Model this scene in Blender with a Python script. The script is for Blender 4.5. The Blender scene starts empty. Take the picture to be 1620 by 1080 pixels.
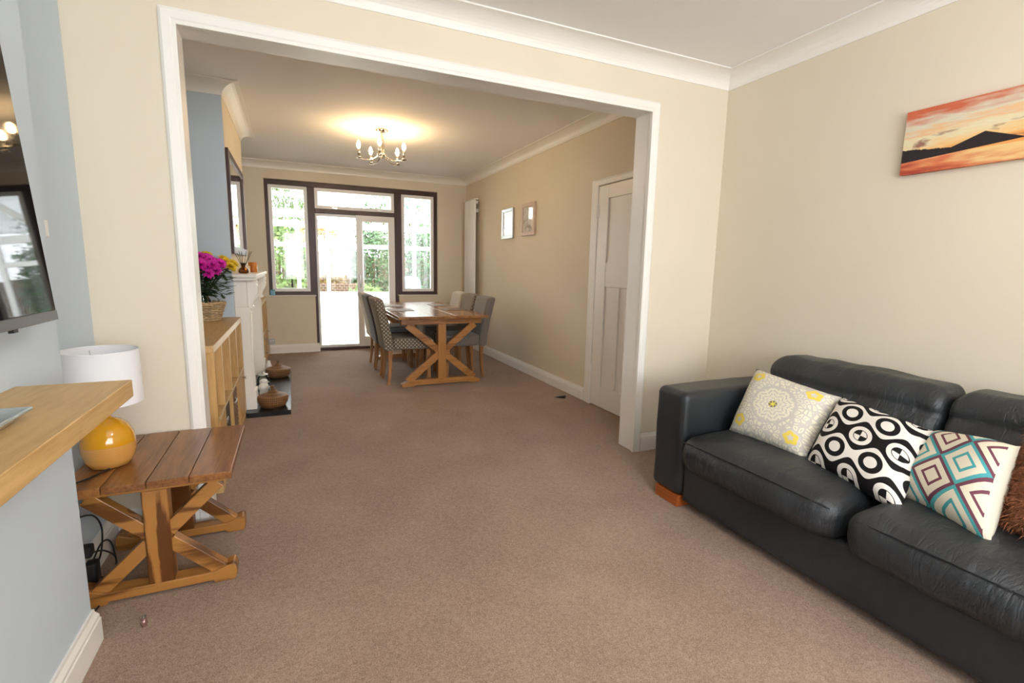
import bpy, bmesh, math, random
from mathutils import Vector, Matrix, noise
random.seed(7)
PI = math.pi
S = bpy.context.scene
C = S.collection

# ------------------------------------------------------------------ camera, sky, exposure
F_PX, YAW, PITCH, ROLL, CAM_H = 772.64, .4214, .1502, .0200, 1.2596
cam_d = bpy.data.cameras.new('camera'); cam = bpy.data.objects.new('camera', cam_d); C.objects.link(cam)
cam_d.sensor_width = 36; cam_d.lens = F_PX * 36 / 1620; cam_d.clip_start = .02
cy, sy, cp, sp = math.cos(YAW), math.sin(YAW), math.cos(PITCH), math.sin(PITCH)
fwd = Vector((sy*cp, cy*cp, -sp)); rgt = Vector((cy, -sy, 0)); up = rgt.cross(fwd)
r2 = math.cos(ROLL)*rgt + math.sin(ROLL)*up; u2 = -math.sin(ROLL)*rgt + math.cos(ROLL)*up
cam.matrix_world = Matrix(((r2.x, u2.x, -fwd.x, 0), (r2.y, u2.y, -fwd.y, 0), (r2.z, u2.z, -fwd.z, CAM_H), (0, 0, 0, 1)))
S.camera = cam

W = bpy.data.worlds.new('overcast_sky'); S.world = W; W.use_nodes = True
W.node_tree.nodes['Background'].inputs['Color'].default_value = (.93, .97, 1, 1)
W.node_tree.nodes['Background'].inputs['Strength'].default_value = 9.0

def area(name, loc, rot, sx, sz, energy=0, col=(1, 1, 1), portal=False):
    l = bpy.data.lights.new(name, 'AREA'); l.shape = 'RECTANGLE'; l.size = sx; l.size_y = sz
    l.energy = energy; l.color = col
    if portal: l.cycles.is_portal = True
    o = bpy.data.objects.new(name, l); C.objects.link(o); o.location = loc; o.rotation_euler = rot
    return o
# daylight entering through the front bay window (behind the camera) and the dining-room glazing
area('bay_window_daylight', (1.0, -1.93, 1.5), (PI/2, 0, 0), 2.5, 1.5, 52, (.96, .98, 1))
area('dining_window_portal', (.89, 7.74, 1.2), (-PI/2, 0, 0), 2.5, 2.45, portal=True)

vs = S.view_settings
vs.view_transform = 'Standard'; vs.look = 'None'; vs.gamma = 1; vs.use_curve_mapping = False
vs.exposure = 0.05

# ------------------------------------------------------------------ measured layout (metres)
XR, XL, D1, D1B = 2.756, -.795, 2.639, 2.80
ZC1, ZC2 = 2.56, 2.59
XR2, XL2, YF = 2.537, -.82, 7.52
YB = -1.9
CH1X, CH1Y = -.65, 1.875
CH2X, CH2Y0, CH2Y1 = -.437, 4.495, 6.046

# ------------------------------------------------------------------ materials
def lin(c):
    return tuple(((v/255/12.92) if v/255 <= .04045 else ((v/255+.055)/1.055)**2.4) for v in c) + (1,)
def newmat(name):
    m = bpy.data.materials.new(name); m.use_nodes = True
    nt = m.node_tree; b = nt.nodes['Principled BSDF']
    return m, nt, b
def node(nt, t, **kw):
    n = nt.nodes.new(t)
    for k, v in kw.items():
        if k in n.inputs: n.inputs[k].default_value = v
        else: setattr(n, k, v)
    return n
def coords(nt, scale=(1, 1, 1), kind='Object'):
    tc = node(nt, 'ShaderNodeTexCoord'); mp = node(nt, 'ShaderNodeMapping'); mp.inputs['Scale'].default_value = scale
    nt.links.new(tc.outputs[kind], mp.inputs['Vector']); return mp.outputs['Vector']
def add_bump(nt, b, fac, strength, dist=.002):
    bp = node(nt, 'ShaderNodeBump'); bp.inputs['Strength'].default_value = strength; bp.inputs['Distance'].default_value = dist
    nt.links.new(fac, bp.inputs['Height']); nt.links.new(bp.outputs['Normal'], b.inputs['Normal'])
def ramp(nt, fac, stops):
    r = node(nt, 'ShaderNodeValToRGB'); cr = r.color_ramp
    while len(cr.elements) < len(stops): cr.elements.new(.5)
    for e, (p, c) in zip(cr.elements, stops): e.position = p; e.color = c
    nt.links.new(fac, r.inputs['Fac']); return r.outputs['Color']
def paint(name, col, rough=.6, var=.04, scale=3, bump=.05, bscale=120, metal=0, spec=.5):
    m, nt, b = newmat(name); c = lin(col)
    n = node(nt, 'ShaderNodeTexNoise', Scale=scale, Detail=3); nt.links.new(coords(nt), n.inputs['Vector'])
    lo = tuple(v*(1-var) for v in c[:3])+(1,); hi = tuple(min(1, v*(1+var)) for v in c[:3])+(1,)
    nt.links.new(ramp(nt, n.outputs['Fac'], [(.3, lo), (.7, hi)]), b.inputs['Base Color'])
    b.inputs['Roughness'].default_value = rough; b.inputs['Metallic'].default_value = metal
    b.inputs['Specular IOR Level'].default_value = spec
    if bump:
        n2 = node(nt, 'ShaderNodeTexNoise', Scale=bscale, Detail=2); nt.links.new(coords(nt), n2.inputs['Vector'])
        add_bump(nt, b, n2.outputs['Fac'], bump)
    return m
def wood(name, dark, light, axis='y', grain=22, rough=.38, contrast=.5, ring=5.0):
    m, nt, b = newmat(name)
    along = {'x': 0, 'y': 1, 'z': 2}[axis]
    sc = [1, 1, 1]; sc[along] = .09
    v = coords(nt, tuple(sc))
    n = node(nt, 'ShaderNodeTexNoise', Scale=grain*4, Detail=4, Roughness=.65); nt.links.new(v, n.inputs['Vector'])
    w = node(nt, 'ShaderNodeTexNoise', Scale=ring, Detail=2, Distortion=.6); nt.links.new(v, w.inputs['Vector'])
    mul = node(nt, 'ShaderNodeMath', operation='MULTIPLY'); mul.inputs[1].default_value = grain
    nt.links.new(w.outputs['Fac'], mul.inputs[0])
    sn = node(nt, 'ShaderNodeMath', operation='SINE'); nt.links.new(mul.outputs[0], sn.inputs[0])
    ma = node(nt, 'ShaderNodeMath', operation='MULTIPLY_ADD'); ma.inputs[1].default_value = .5*contrast*.5; ma.inputs[2].default_value = 0
    nt.links.new(sn.outputs[0], ma.inputs[0])
    ad = node(nt, 'ShaderNodeMath', operation='ADD'); nt.links.new(ma.outputs[0], ad.inputs[0]); nt.links.new(n.outputs['Fac'], ad.inputs[1])
    nt.links.new(ramp(nt, ad.outputs[0], [(.28, lin(dark)), (.62, lin(light))]), b.inputs['Base Color'])
    b.inputs['Roughness'].default_value = rough
    add_bump(nt, b, n.outputs['Fac'], .12)
    return m

class X:
    """arithmetic on shader sockets"""
    def __init__(s, nt, k): s.nt, s.k = nt, k
    def op(s, o, *a):
        n = s.nt.nodes.new('ShaderNodeMath'); n.operation = o
        for i, v in enumerate((s,)+a):
            if isinstance(v, X): s.nt.links.new(v.k, n.inputs[i])
            else: n.inputs[i].default_value = v
        return X(s.nt, n.outputs[0])
    def __add__(s, o): return s.op('ADD', o)
    def __sub__(s, o): return s.op('SUBTRACT', o)
    def __mul__(s, o): return s.op('MULTIPLY', o)
    def lt(s, o): return s.op('LESS_THAN', o)
    def gt(s, o): return s.op('GREATER_THAN', o)
    def cos(s): return s.op('COSINE')
    def sin(s): return s.op('SINE')
    def abs(s): return s.op('ABSOLUTE')
    def sqrt(s): return s.op('SQRT')
    def rnd(s): return s.op('ROUND')
    def floor(s): return s.op('FLOOR')
    def fract(s): return s.op('FRACT')
    def max(s, o): return s.op('MAXIMUM', o)
    def min(s, o): return s.op('MINIMUM', o)
    def mod2(s): return s.op('FLOORED_MODULO', 2.0)
    def inv(s): return (s*-1.0)+1.0
def uvx(nt, kind='UV', scale=(1, 1, 1)):
    sp_ = node(nt, 'ShaderNodeSeparateXYZ'); nt.links.new(coords(nt, scale, kind), sp_.inputs[0])
    return [X(nt, o) for o in sp_.outputs]
def mixc(nt, fac, a, b):
    n = nt.nodes.new('ShaderNodeMix'); n.data_type = 'RGBA'
    nt.links.new(fac.k, n.inputs['Factor'])
    for s_, v in (('A', a), ('B', b)):
        i = [q for q in n.inputs if q.name == s_ and q.type == 'RGBA'][0]
        if isinstance(v, tuple): i.default_value = v
        else: nt.links.new(v, i)
    return [q for q in n.outputs if q.type == 'RGBA'][0]
def nz(nt, vec, scale, detail=2):
    n = node(nt, 'ShaderNodeTexNoise', Scale=scale, Detail=detail); nt.links.new(vec, n.inputs['Vector']); return X(nt, n.outputs['Fac'])

M = {}
M['cream'] = paint('cream_wall_paint', (227, 216, 195), .75, .015, 2, .03, 90, spec=.3)
M['blue'] = paint('pale_blue_grey_wall_paint', (202, 214, 223), .75, .015, 2, .03, 90, spec=.3)
M['ceil'] = paint('white_ceiling_paint', (246, 243, 241), .85, .01, 2, .02, 60, spec=.2)
M['white'] = paint('white_gloss_paint', (244, 241, 234), .35, .01, 2, .01, 60)
M['upvc'] = paint('white_upvc', (240, 240, 238), .3, .01, 2, 0)
M['brownframe'] = wood('dark_brown_stained_timber', (42, 20, 18), (66, 34, 30), 'z', 14, .4, .3)
M['oak_y'] = wood('light_oak_along_y', (184, 146, 92), (208, 172, 116), 'y', 16, .42, .35)
M['oak_z'] = wood('light_oak_upright', (184, 142, 84), (206, 164, 104), 'z', 16, .42, .35)
M['oak_edge_light'] = paint('painted_edge_light', (226, 204, 164), .35, .03, 20, 0)  # paler oak tone paints in the light caught by the board edges
M['rust_x'] = wood('rustic_oak_along_x', (100, 60, 24), (166, 114, 56), 'x', 26, .36, 1.4)
M['rust_y'] = wood('rustic_oak_along_y', (112, 68, 34), (152, 102, 56), 'y', 20, .3, .5)
M['rust_z'] = wood('rustic_oak_upright', (96, 54, 18), (170, 116, 56), 'z', 34, .36, 2.0)
M['din_x'] = wood('dining_oak_along_x', (134, 84, 38), (180, 124, 64), 'x', 18, .35, .6)
M['din_y'] = wood('dining_oak_top', (128, 84, 46), (168, 118, 70), 'y', 18, .22, .5)
M['din_z'] = wood('dining_oak_upright', (134, 84, 38), (180, 124, 64), 'z', 18, .35, .6)
M['legwood'] = wood('chair_leg_oak', (128, 82, 40), (174, 120, 66), 'z', 20, .4, .5)
M['footwood'] = wood('reddish_beech_foot', (150, 74, 26), (186, 100, 42), 'y', 20, .35, .4)
M['chrome'] = paint('polished_chrome', (205, 200, 190), .12, .01, 2, 0, metal=1)
M['silver'] = paint('brushed_silver', (190, 190, 188), .3, .02, 6, 0, metal=1)
M['black'] = paint('black_plastic', (22, 22, 24), .4, .05, 6, 0)
M['dark'] = paint('dark_grey_fabric_box', (66, 62, 60), .8, .1, 20, .1)
M['slate'] = paint('black_slate', (40, 41, 44), .25, .2, 6, .05, 40)
M['ceramic'] = paint('white_glazed_ceramic', (236, 234, 228), .2, .01, 2, 0)
M['shade'] = paint('white_lampshade_fabric', (240, 240, 242), .8, .01, 2, .1, 500)
M['candle'] = paint('cream_wax', (226, 214, 190), .6, .02, 4, 0)
M['bluetin'] = paint('pale_blue_tin', (120, 176, 196), .4, .1, 20, 0)
M['stem'] = paint('dark_green_leaf', (42, 66, 36), .55, .3, 25, 0)
M['magenta'] = paint('magenta_petal', (226, 44, 178), .6, .2, 30, 0)
M['yellow'] = paint('yellow_petal', (232, 196, 40), .6, .15, 30, 0)
M['wicker'] = paint('pale_wicker', (206, 180, 140), .7, .3, 30, .2, 80)
M['pinkmat'] = paint('pink_foil', (170, 130, 130), .25, .3, 60, 0, metal=.6)
M['grass'] = paint('lawn', (92, 110, 52), .9, .3, 6, .3, 40)
M['leaf1'] = paint('garden_leaf', (84, 112, 44), .6, .4, 4, 0)
M['leaf2'] = paint('garden_leaf_dark', (58, 92, 50), .6, .4, 4, 0)
M['leaf3'] = paint('garden_leaf_autumn', (140, 112, 58), .6, .4, 4, 0)
M['bark'] = paint('bark', (110, 88, 66), .9, .3, 20, .3, 30)
M['fence'] = wood('weathered_fence_board', (84, 70, 56), (116, 100, 82), 'z', 16, .8, .5)
M['paving'] = paint('cream_floor_tile', (226, 212, 186), .45, .05, 4, 0)
M['bbq'] = paint('faded_blue_cover', (96, 140, 176), .6, .2, 10, .2, 40)
M['mount'] = paint('cream_frame_wood', (206, 180, 158), .45, .08, 20, 0)
M['amberwood'] = wood('amber_wood_glass', (150, 80, 28), (200, 124, 54), 'z', 30, .25, .8)

def mk_carpet():
    m, nt, b = newmat('mauve_brown_carpet')
    v = coords(nt)
    f = nz(nt, v, 330, 3); p = nz(nt, v, 2.6, 4); q = nz(nt, v, 70, 2)
    a = f*.70 + p*.20 + q*.20
    nt.links.new(ramp(nt, a.k, [(.36, lin((114, 91, 76))), (.55, lin((154, 129, 111))), (.76, lin((186, 162, 143)))]), b.inputs['Base Color'])
    b.inputs['Roughness'].default_value = .95; b.inputs['Specular IOR Level'].default_value = .1
    b.inputs['Sheen Weight'].default_value = .15
    add_bump(nt, b, f.k, .5, .004); return m
M['carpet'] = mk_carpet()
def mk_leather(name='black_leather', amt=1.0):
    m, nt, b = newmat(name)
    v = coords(nt)
    p = nz(nt, v, 4, 4)
    nt.links.new(ramp(nt, p.k, [(.3, lin((30, 33, 36))), (.75, lin((46, 50, 54)))]), b.inputs['Base Color'])
    b.inputs['Roughness'].default_value = .40
    w = node(nt, 'ShaderNodeTexVoronoi', Scale=420); nt.links.new(v, w.inputs['Vector'])
    nd = node(nt, 'ShaderNodeTexNoise', Scale=5.0, Detail=3, Distortion=1.4); nt.links.new(coords(nt, (1.1, 3.2, 1.1)), nd.inputs['Vector'])
    ridge = ((X(nt, nd.outputs['Fac'])-.5).abs()*-2.0)+1.0
    ridge = ridge.op('POWER', 5.0)
    n2 = nz(nt, coords(nt, (2, 7, 2)), 3.5, 4)
    h = X(nt, w.outputs['Distance'])*.05 + n2*(.9*amt) - ridge*(.2*amt)
    add_bump(nt, b, h.k, .42, .02); return m
M['leather'] = mk_leather()
M['leather_flat'] = mk_leather('taut_black_leather', .25)
def fabric(name, c1, c2, scale=260):
    m, nt, b = newmat(name); v = coords(nt)
    f = nz(nt, v, scale, 2)
    nt.links.new(ramp(nt, f.k, [(.35, lin(c1)), (.65, lin(c2))]), b.inputs['Base Color'])
    b.inputs['Roughness'].default_value = .9; b.inputs['Sheen Weight'].default_value = .25; b.inputs['Specular IOR Level'].default_value = .2
    add_bump(nt, b, f.k, .2); return m
M['fab_grey'] = fabric('mid_grey_fabric', (100, 93, 86), (128, 120, 112))
M['fab_dark'] = fabric('charcoal_fabric', (62, 60, 58), (86, 83, 80))
M['fab_cream'] = fabric('pale_stone_fabric', (176, 164, 146), (198, 186, 168))
def mk_dots():
    m, nt, b = newmat('spotted_taupe_fabric')
    x, y, z = uvx(nt, 'Object'); nx_, ny_, nz_ = uvx(nt, 'Normal')
    k = 2*PI/.040
    sx = nx_.abs().gt(.7); sz = nz_.abs().gt(.7)
    s = (y*sx + x*sx.inv())*k; t = (z*sz.inv() + y*sz)*k
    dot = (s.cos()+t.cos()).gt(1.15).max((s.cos()+t.cos()).lt(-1.15))
    nt.links.new(mixc(nt, dot, lin((106, 97, 88)), lin((188, 176, 156))), b.inputs['Base Color'])
    b.inputs['Roughness'].default_value = .9; b.inputs['Specular IOR Level'].default_value = .2; return m
M['fab_dots'] = mk_dots()
def glassmat(name, tint=(1, 1, 1, 1), refl=1.0):
    m, nt, b = newmat(name); nt.nodes.remove(b)
    out = [n for n in nt.nodes if n.type == 'OUTPUT_MATERIAL'][0]
    tr = node(nt, 'ShaderNodeBsdfTransparent'); tr.inputs[0].default_value = tint
    gl = node(nt, 'ShaderNodeBsdfGlossy'); gl.inputs['Roughness'].default_value = .01
    fr = node(nt, 'ShaderNodeFresnel'); fr.inputs['IOR'].default_value = 1.45
    mx = node(nt, 'ShaderNodeMixShader'); mu = node(nt, 'ShaderNodeMath', operation='MULTIPLY'); mu.inputs[1].default_value = refl
    nt.links.new(fr.outputs[0], mu.inputs[0]); nt.links.new(mu.outputs[0], mx.inputs[0]); nt.links.new(tr.outputs[0], mx.inputs[1]); nt.links.new(gl.outputs[0], mx.inputs[2])
    nt.links.new(mx.outputs[0], out.inputs[0]); return m
M['glass'] = glassmat('clear_window_glass')
M['polycarb'] = glassmat('clear_roof_sheet', (.94, .96, .96, 1), .5)
M['jarglass'] = glassmat('clear_jar_glass', (.86, .92, .88, 1), 1.6)
M['amber'] = glassmat('amber_glass', (.75, .42, .06, 1), 1.6)
def mk_mirror():
    m, nt, b = newmat('mirror_silvering')
    b.inputs['Metallic'].default_value = 1; b.inputs['Roughness'].default_value = .01; b.inputs['Base Color'].default_value = (.92, .93, .93, 1); return m
M['mirror'] = mk_mirror()
def mk_screen():
    m, nt, b = newmat('glossy_black_screen')
    b.inputs['Base Color'].default_value = (.006, .006, .007, 1); b.inputs['Roughness'].default_value = .03
    b.inputs['Specular IOR Level'].default_value = .3; return m
M['screen'] = mk_screen()
def emit(name, col, st):
    m, nt, b = newmat(name); b.inputs['Base Color'].default_value = col
    b.inputs['Emission Color'].default_value = col; b.inputs['Emission Strength'].default_value = st; return m
M['bulb'] = emit('lit_candle_bulb', (1, .68, .34, 1), 200)
M['globe'] = emit('added_fill_glow', (1, .95, .9, 1), 44)  # glow of the added out-of-view fill globe
def mk_lampbase():
    m, nt, b = newmat('mustard_glaze_over_ribbed_clay')
    x, y, z = uvx(nt, 'Object')
    n = nz(nt, coords(nt, (1, 1, 1)), 25, 2)
    rib = (z*1300.0 + n*6.0).sin()
    rr = ramp(nt, (rib*.5+.5).k, [(0, lin((194, 132, 58))), (1, lin((220, 168, 94)))])
    top = (z + n*.004).gt(.092)
    nt.links.new(mixc(nt, top, rr, lin((216, 152, 18))), b.inputs['Base Color'])
    b.inputs['Roughness'].default_value = .13; b.inputs['Coat Weight'].default_value = .5
    add_bump(nt, b, (rib*top.inv()).k, .15, .001); return m
M['lampbase'] = mk_lampbase()
def mk_rattan(name, c1, c2):
    m, nt, b = newmat(name)
    x, y, z = uvx(nt, 'Object')
    a = y.op('ARCTAN2', x)
    g = (a*26.0 + z*160.0).sin()*(a*26.0 - z*160.0).sin()
    nt.links.new(ramp(nt, (g*.5+.5).k, [(.2, lin(c1)), (.7, lin(c2))]), b.inputs['Base Color'])
    b.inputs['Roughness'].default_value = .5; add_bump(nt, b, g.k, .5, .004); return m
M['rattan'] = mk_rattan('brown_rattan', (62, 38, 20), (158, 110, 62))
M['rattan2'] = mk_rattan('smooth_brown_rattan', (98, 64, 34), (138, 98, 56))
def mk_floral():
    m, nt, b = newmat('grey_and_cream_floral_print')
    u, v, _ = uvx(nt)
    uv = coords(nt, (1, 1, 1), 'UV')
    du = u-.5; dv = v-.5
    r = (du*du+dv*dv).sqrt(); a = dv.op('ARCTAN2', du)
    nn = nz(nt, uv, 15, 2)
    vo = node(nt, 'ShaderNodeTexVoronoi', Scale=17); vo.feature = 'DISTANCE_TO_EDGE'; nt.links.new(uv, vo.inputs['Vector'])
    leaf = X(nt, vo.outputs['Distance'])
    field = leaf.gt(.13)*leaf.lt(.3)
    ring = ((r*120.0 + (a*8.0).cos()*2.6).cos()).gt(.05)*(r.lt(.235))
    web = (((a*16.0)+(r*60.0)).cos()*((a*16.0)-(r*60.0)).cos()).gt(.25)*r.lt(.235)
    gap = r.gt(.235)*r.lt(.27)
    cream = (field*r.gt(.27)).max(ring.max(web)*r.gt(.035))
    # yellow ring flowers near the four corners
    fx = du.abs()-.335; fy = dv.abs()-.335
    fr = (fx*fx+fy*fy).sqrt() + (fy.op('ARCTAN2', fx)*5.0).cos()*.008
    c = mixc(nt, cream, lin((200, 195, 185)), lin((230, 224, 202)))
    c = mixc(nt, fr.lt(.095), c, lin((206, 202, 198)))
    c = mixc(nt, fr.lt(.078)*fr.gt(.03), c, lin((232, 206, 92)))
    c = mixc(nt, r.lt(.05), c, lin((120, 112, 104)))
    star = r.lt(.022+.0).max((r.lt(.046))*((a*3.0).cos().abs().gt(.85)))
    c = mixc(nt, star, c, lin((226, 214, 90)))
    nt.links.new(c, b.inputs['Base Color']); b.inputs['Roughness'].default_value = .85; b.inputs['Specular IOR Level'].default_value = .2
    return m
M['floral'] = mk_floral()
def mk_bw():
    m, nt, b = newmat('black_and_white_retro_circle_print')
    u, v, _ = uvx(nt)
    U = u*2.65 + .62; V = v*4.2 - .15
    # every second row is shifted along
    f = (V*PI).cos() + (U*2*PI).cos()*.72
    # B sites: U integer, V even ; A sites: U half, V odd
    bu = U - U.rnd(); bv = (V - (V*.5).rnd()*2.0)*.62
    au = (U-.5) - (U-.5).rnd(); av = ((V-1.0) - ((V-1.0)*.5).rnd()*2.0)*.62
    rb = (bu*bu+bv*bv).sqrt(); ra = (au*au+av*av).sqrt()
    hour = (bu*bv).lt(0)
    W_, K_ = lin((232, 226, 218)), lin((22, 20, 22))
    c = mixc(nt, f.gt(-.08), W_, K_)
    c = mixc(nt, rb.lt(.3), c, W_)
    c = mixc(nt, rb.lt(.185), c, K_)
    c = mixc(nt, rb.lt(.165)*hour.inv(), c, W_)
    c = mixc(nt, ra.lt(.3), c, K_)
    c = mixc(nt, ra.lt(.165), c, W_)
    nt.links.new(c, b.inputs['Base Color']); b.inputs['Roughness'].default_value = .8; b.inputs['Specular IOR Level'].default_value = .2
    return m
M['bw'] = mk_bw()
def mk_diamond():
    m, nt, b = newmat('teal_and_plum_diamond_print')
    u, v, _ = uvx(nt)
    p = u*1.95 + v*1.95 + .1; q = u*1.95 - v*1.95 + 5.2
    fa = (p.fract()-.5).abs(); fb = (q.fract()-.5).abs()
    d = fa.max(fb)
    par = (p.floor()+q.floor()).mod2()
    col = mixc(nt, par.gt(.5), lin((112, 66, 80)), lin((76, 160, 164)))
    c = mixc(nt, d.gt(.41).max(d.gt(.17)*d.lt(.245)), lin((222, 214, 192)), col)
    c = mixc(nt, u.gt(.955), c, lin((224, 216, 196)))
    nt.links.new(c, b.inputs['Base Color']); b.inputs['Roughness'].default_value = .85; b.inputs['Specular IOR Level'].default_value = .2
    return m
M['diamond'] = mk_diamond()
def mk_fur():
    m, nt, b = newmat('chestnut_fur')
    n = nz(nt, coords(nt), 40, 2)
    nt.links.new(ramp(nt, n.k, [(.3, lin((96, 52, 30))), (.7, lin((164, 102, 64)))]), b.inputs['Base Color'])
    b.inputs['Roughness'].default_value = .7; return m
M['fur'] = mk_fur()
def mk_canvas():
    m, nt, b = newmat('sunset_over_water_print')
    x, y, z = uvx(nt, 'Object')
    u = (y*-1.0)+.5; v = z*(1/.29)
    st = nz(nt, coords(nt, (1, 2.0, 12)), 4.0, 4); st2 = nz(nt, coords(nt, (1, 1.5, 5)), 7.0, 4)
    t = v + (st-.5)*.42 - u*.22
    sky = ramp(nt, t.k, [(.2, lin((236, 160, 84))), (.36, lin((240, 200, 136))), (.5, lin((232, 222, 186))), (.62, lin((234, 190, 140))), (.72, lin((220, 216, 192))), (.92, lin((206, 104, 70)))])
    cl = ((st2-.58)*9.0).max(0.0).min(1.0)*v.lt(.58)*.85
    sky = mixc(nt, cl, sky, lin((136, 70, 58)))
    sea = ramp(nt, (v*1.6+(st-.5)*1.3+u*1.5).k, [(.08, lin((176, 70, 50))), (.45, lin((220, 128, 84))), (.85, lin((238, 200, 136)))])
    c = mixc(nt, v.lt(.24), sky, sea)
    jag = (nz(nt, coords(nt, (1, 1, 0)), 60, 2)-.5)*.05
    low = (u*-.42)+.40+jag
    du = u-.31
    mtn = (du.abs()*-1.3)+.47
    mtn = mtn.max(((du*-.35)+.40-((u-.38).max(0.0)*1.9))*du.gt(0))
    ridge = low.max(mtn)
    base = u*.22+.19
    c = mixc(nt, v.lt(ridge)*v.gt(base), c, lin((34, 26, 30)))
    nt.links.new(c, b.inputs['Base Color']); b.inputs['Roughness'].default_value = .6
    return m
M['canvas'] = mk_canvas()
def mk_photo(name, seed):
    m, nt, b = newmat(name)
    x, y, z = uvx(nt, 'Object')
    n = nz(nt, coords(nt, (1, 1, 1)), 9+seed, 3)
    c = ramp(nt, n.k, [(.35, lin((150, 146, 138))), (.5, lin((226, 222, 214))), (.8, lin((240, 238, 232)))])
    nt.links.new(c, b.inputs['Base Color']); b.inputs['Roughness'].default_value = .03; b.inputs['Coat Weight'].default_value = 1; return m
M['photo1'] = mk_photo('pale_monochrome_print', 0); M['photo2'] = mk_photo('pale_monochrome_print_two', 5)
def mk_brick():
    m, nt, b = newmat('far_garden_brick')
    br = node(nt, 'ShaderNodeTexBrick'); br.inputs['Scale'].default_value = 4
    br.inputs['Color1'].default_value = lin((104, 76, 58)); br.inputs['Color2'].default_value = lin((88, 62, 48)); br.inputs['Mortar'].default_value = lin((170, 158, 140))
    mp = node(nt, 'ShaderNodeMapping'); mp.inputs['Rotation'].default_value = (PI/2, 0, 0); tc = node(nt, 'ShaderNodeTexCoord')
    nt.links.new(tc.outputs['Object'], mp.inputs[0]); nt.links.new(mp.outputs[0], br.inputs['Vector'])
    nt.links.new(br.outputs['Color'], b.inputs['Base Color']); b.inputs['Roughness'].default_value = .9; return m
M['brick'] = mk_brick()

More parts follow.
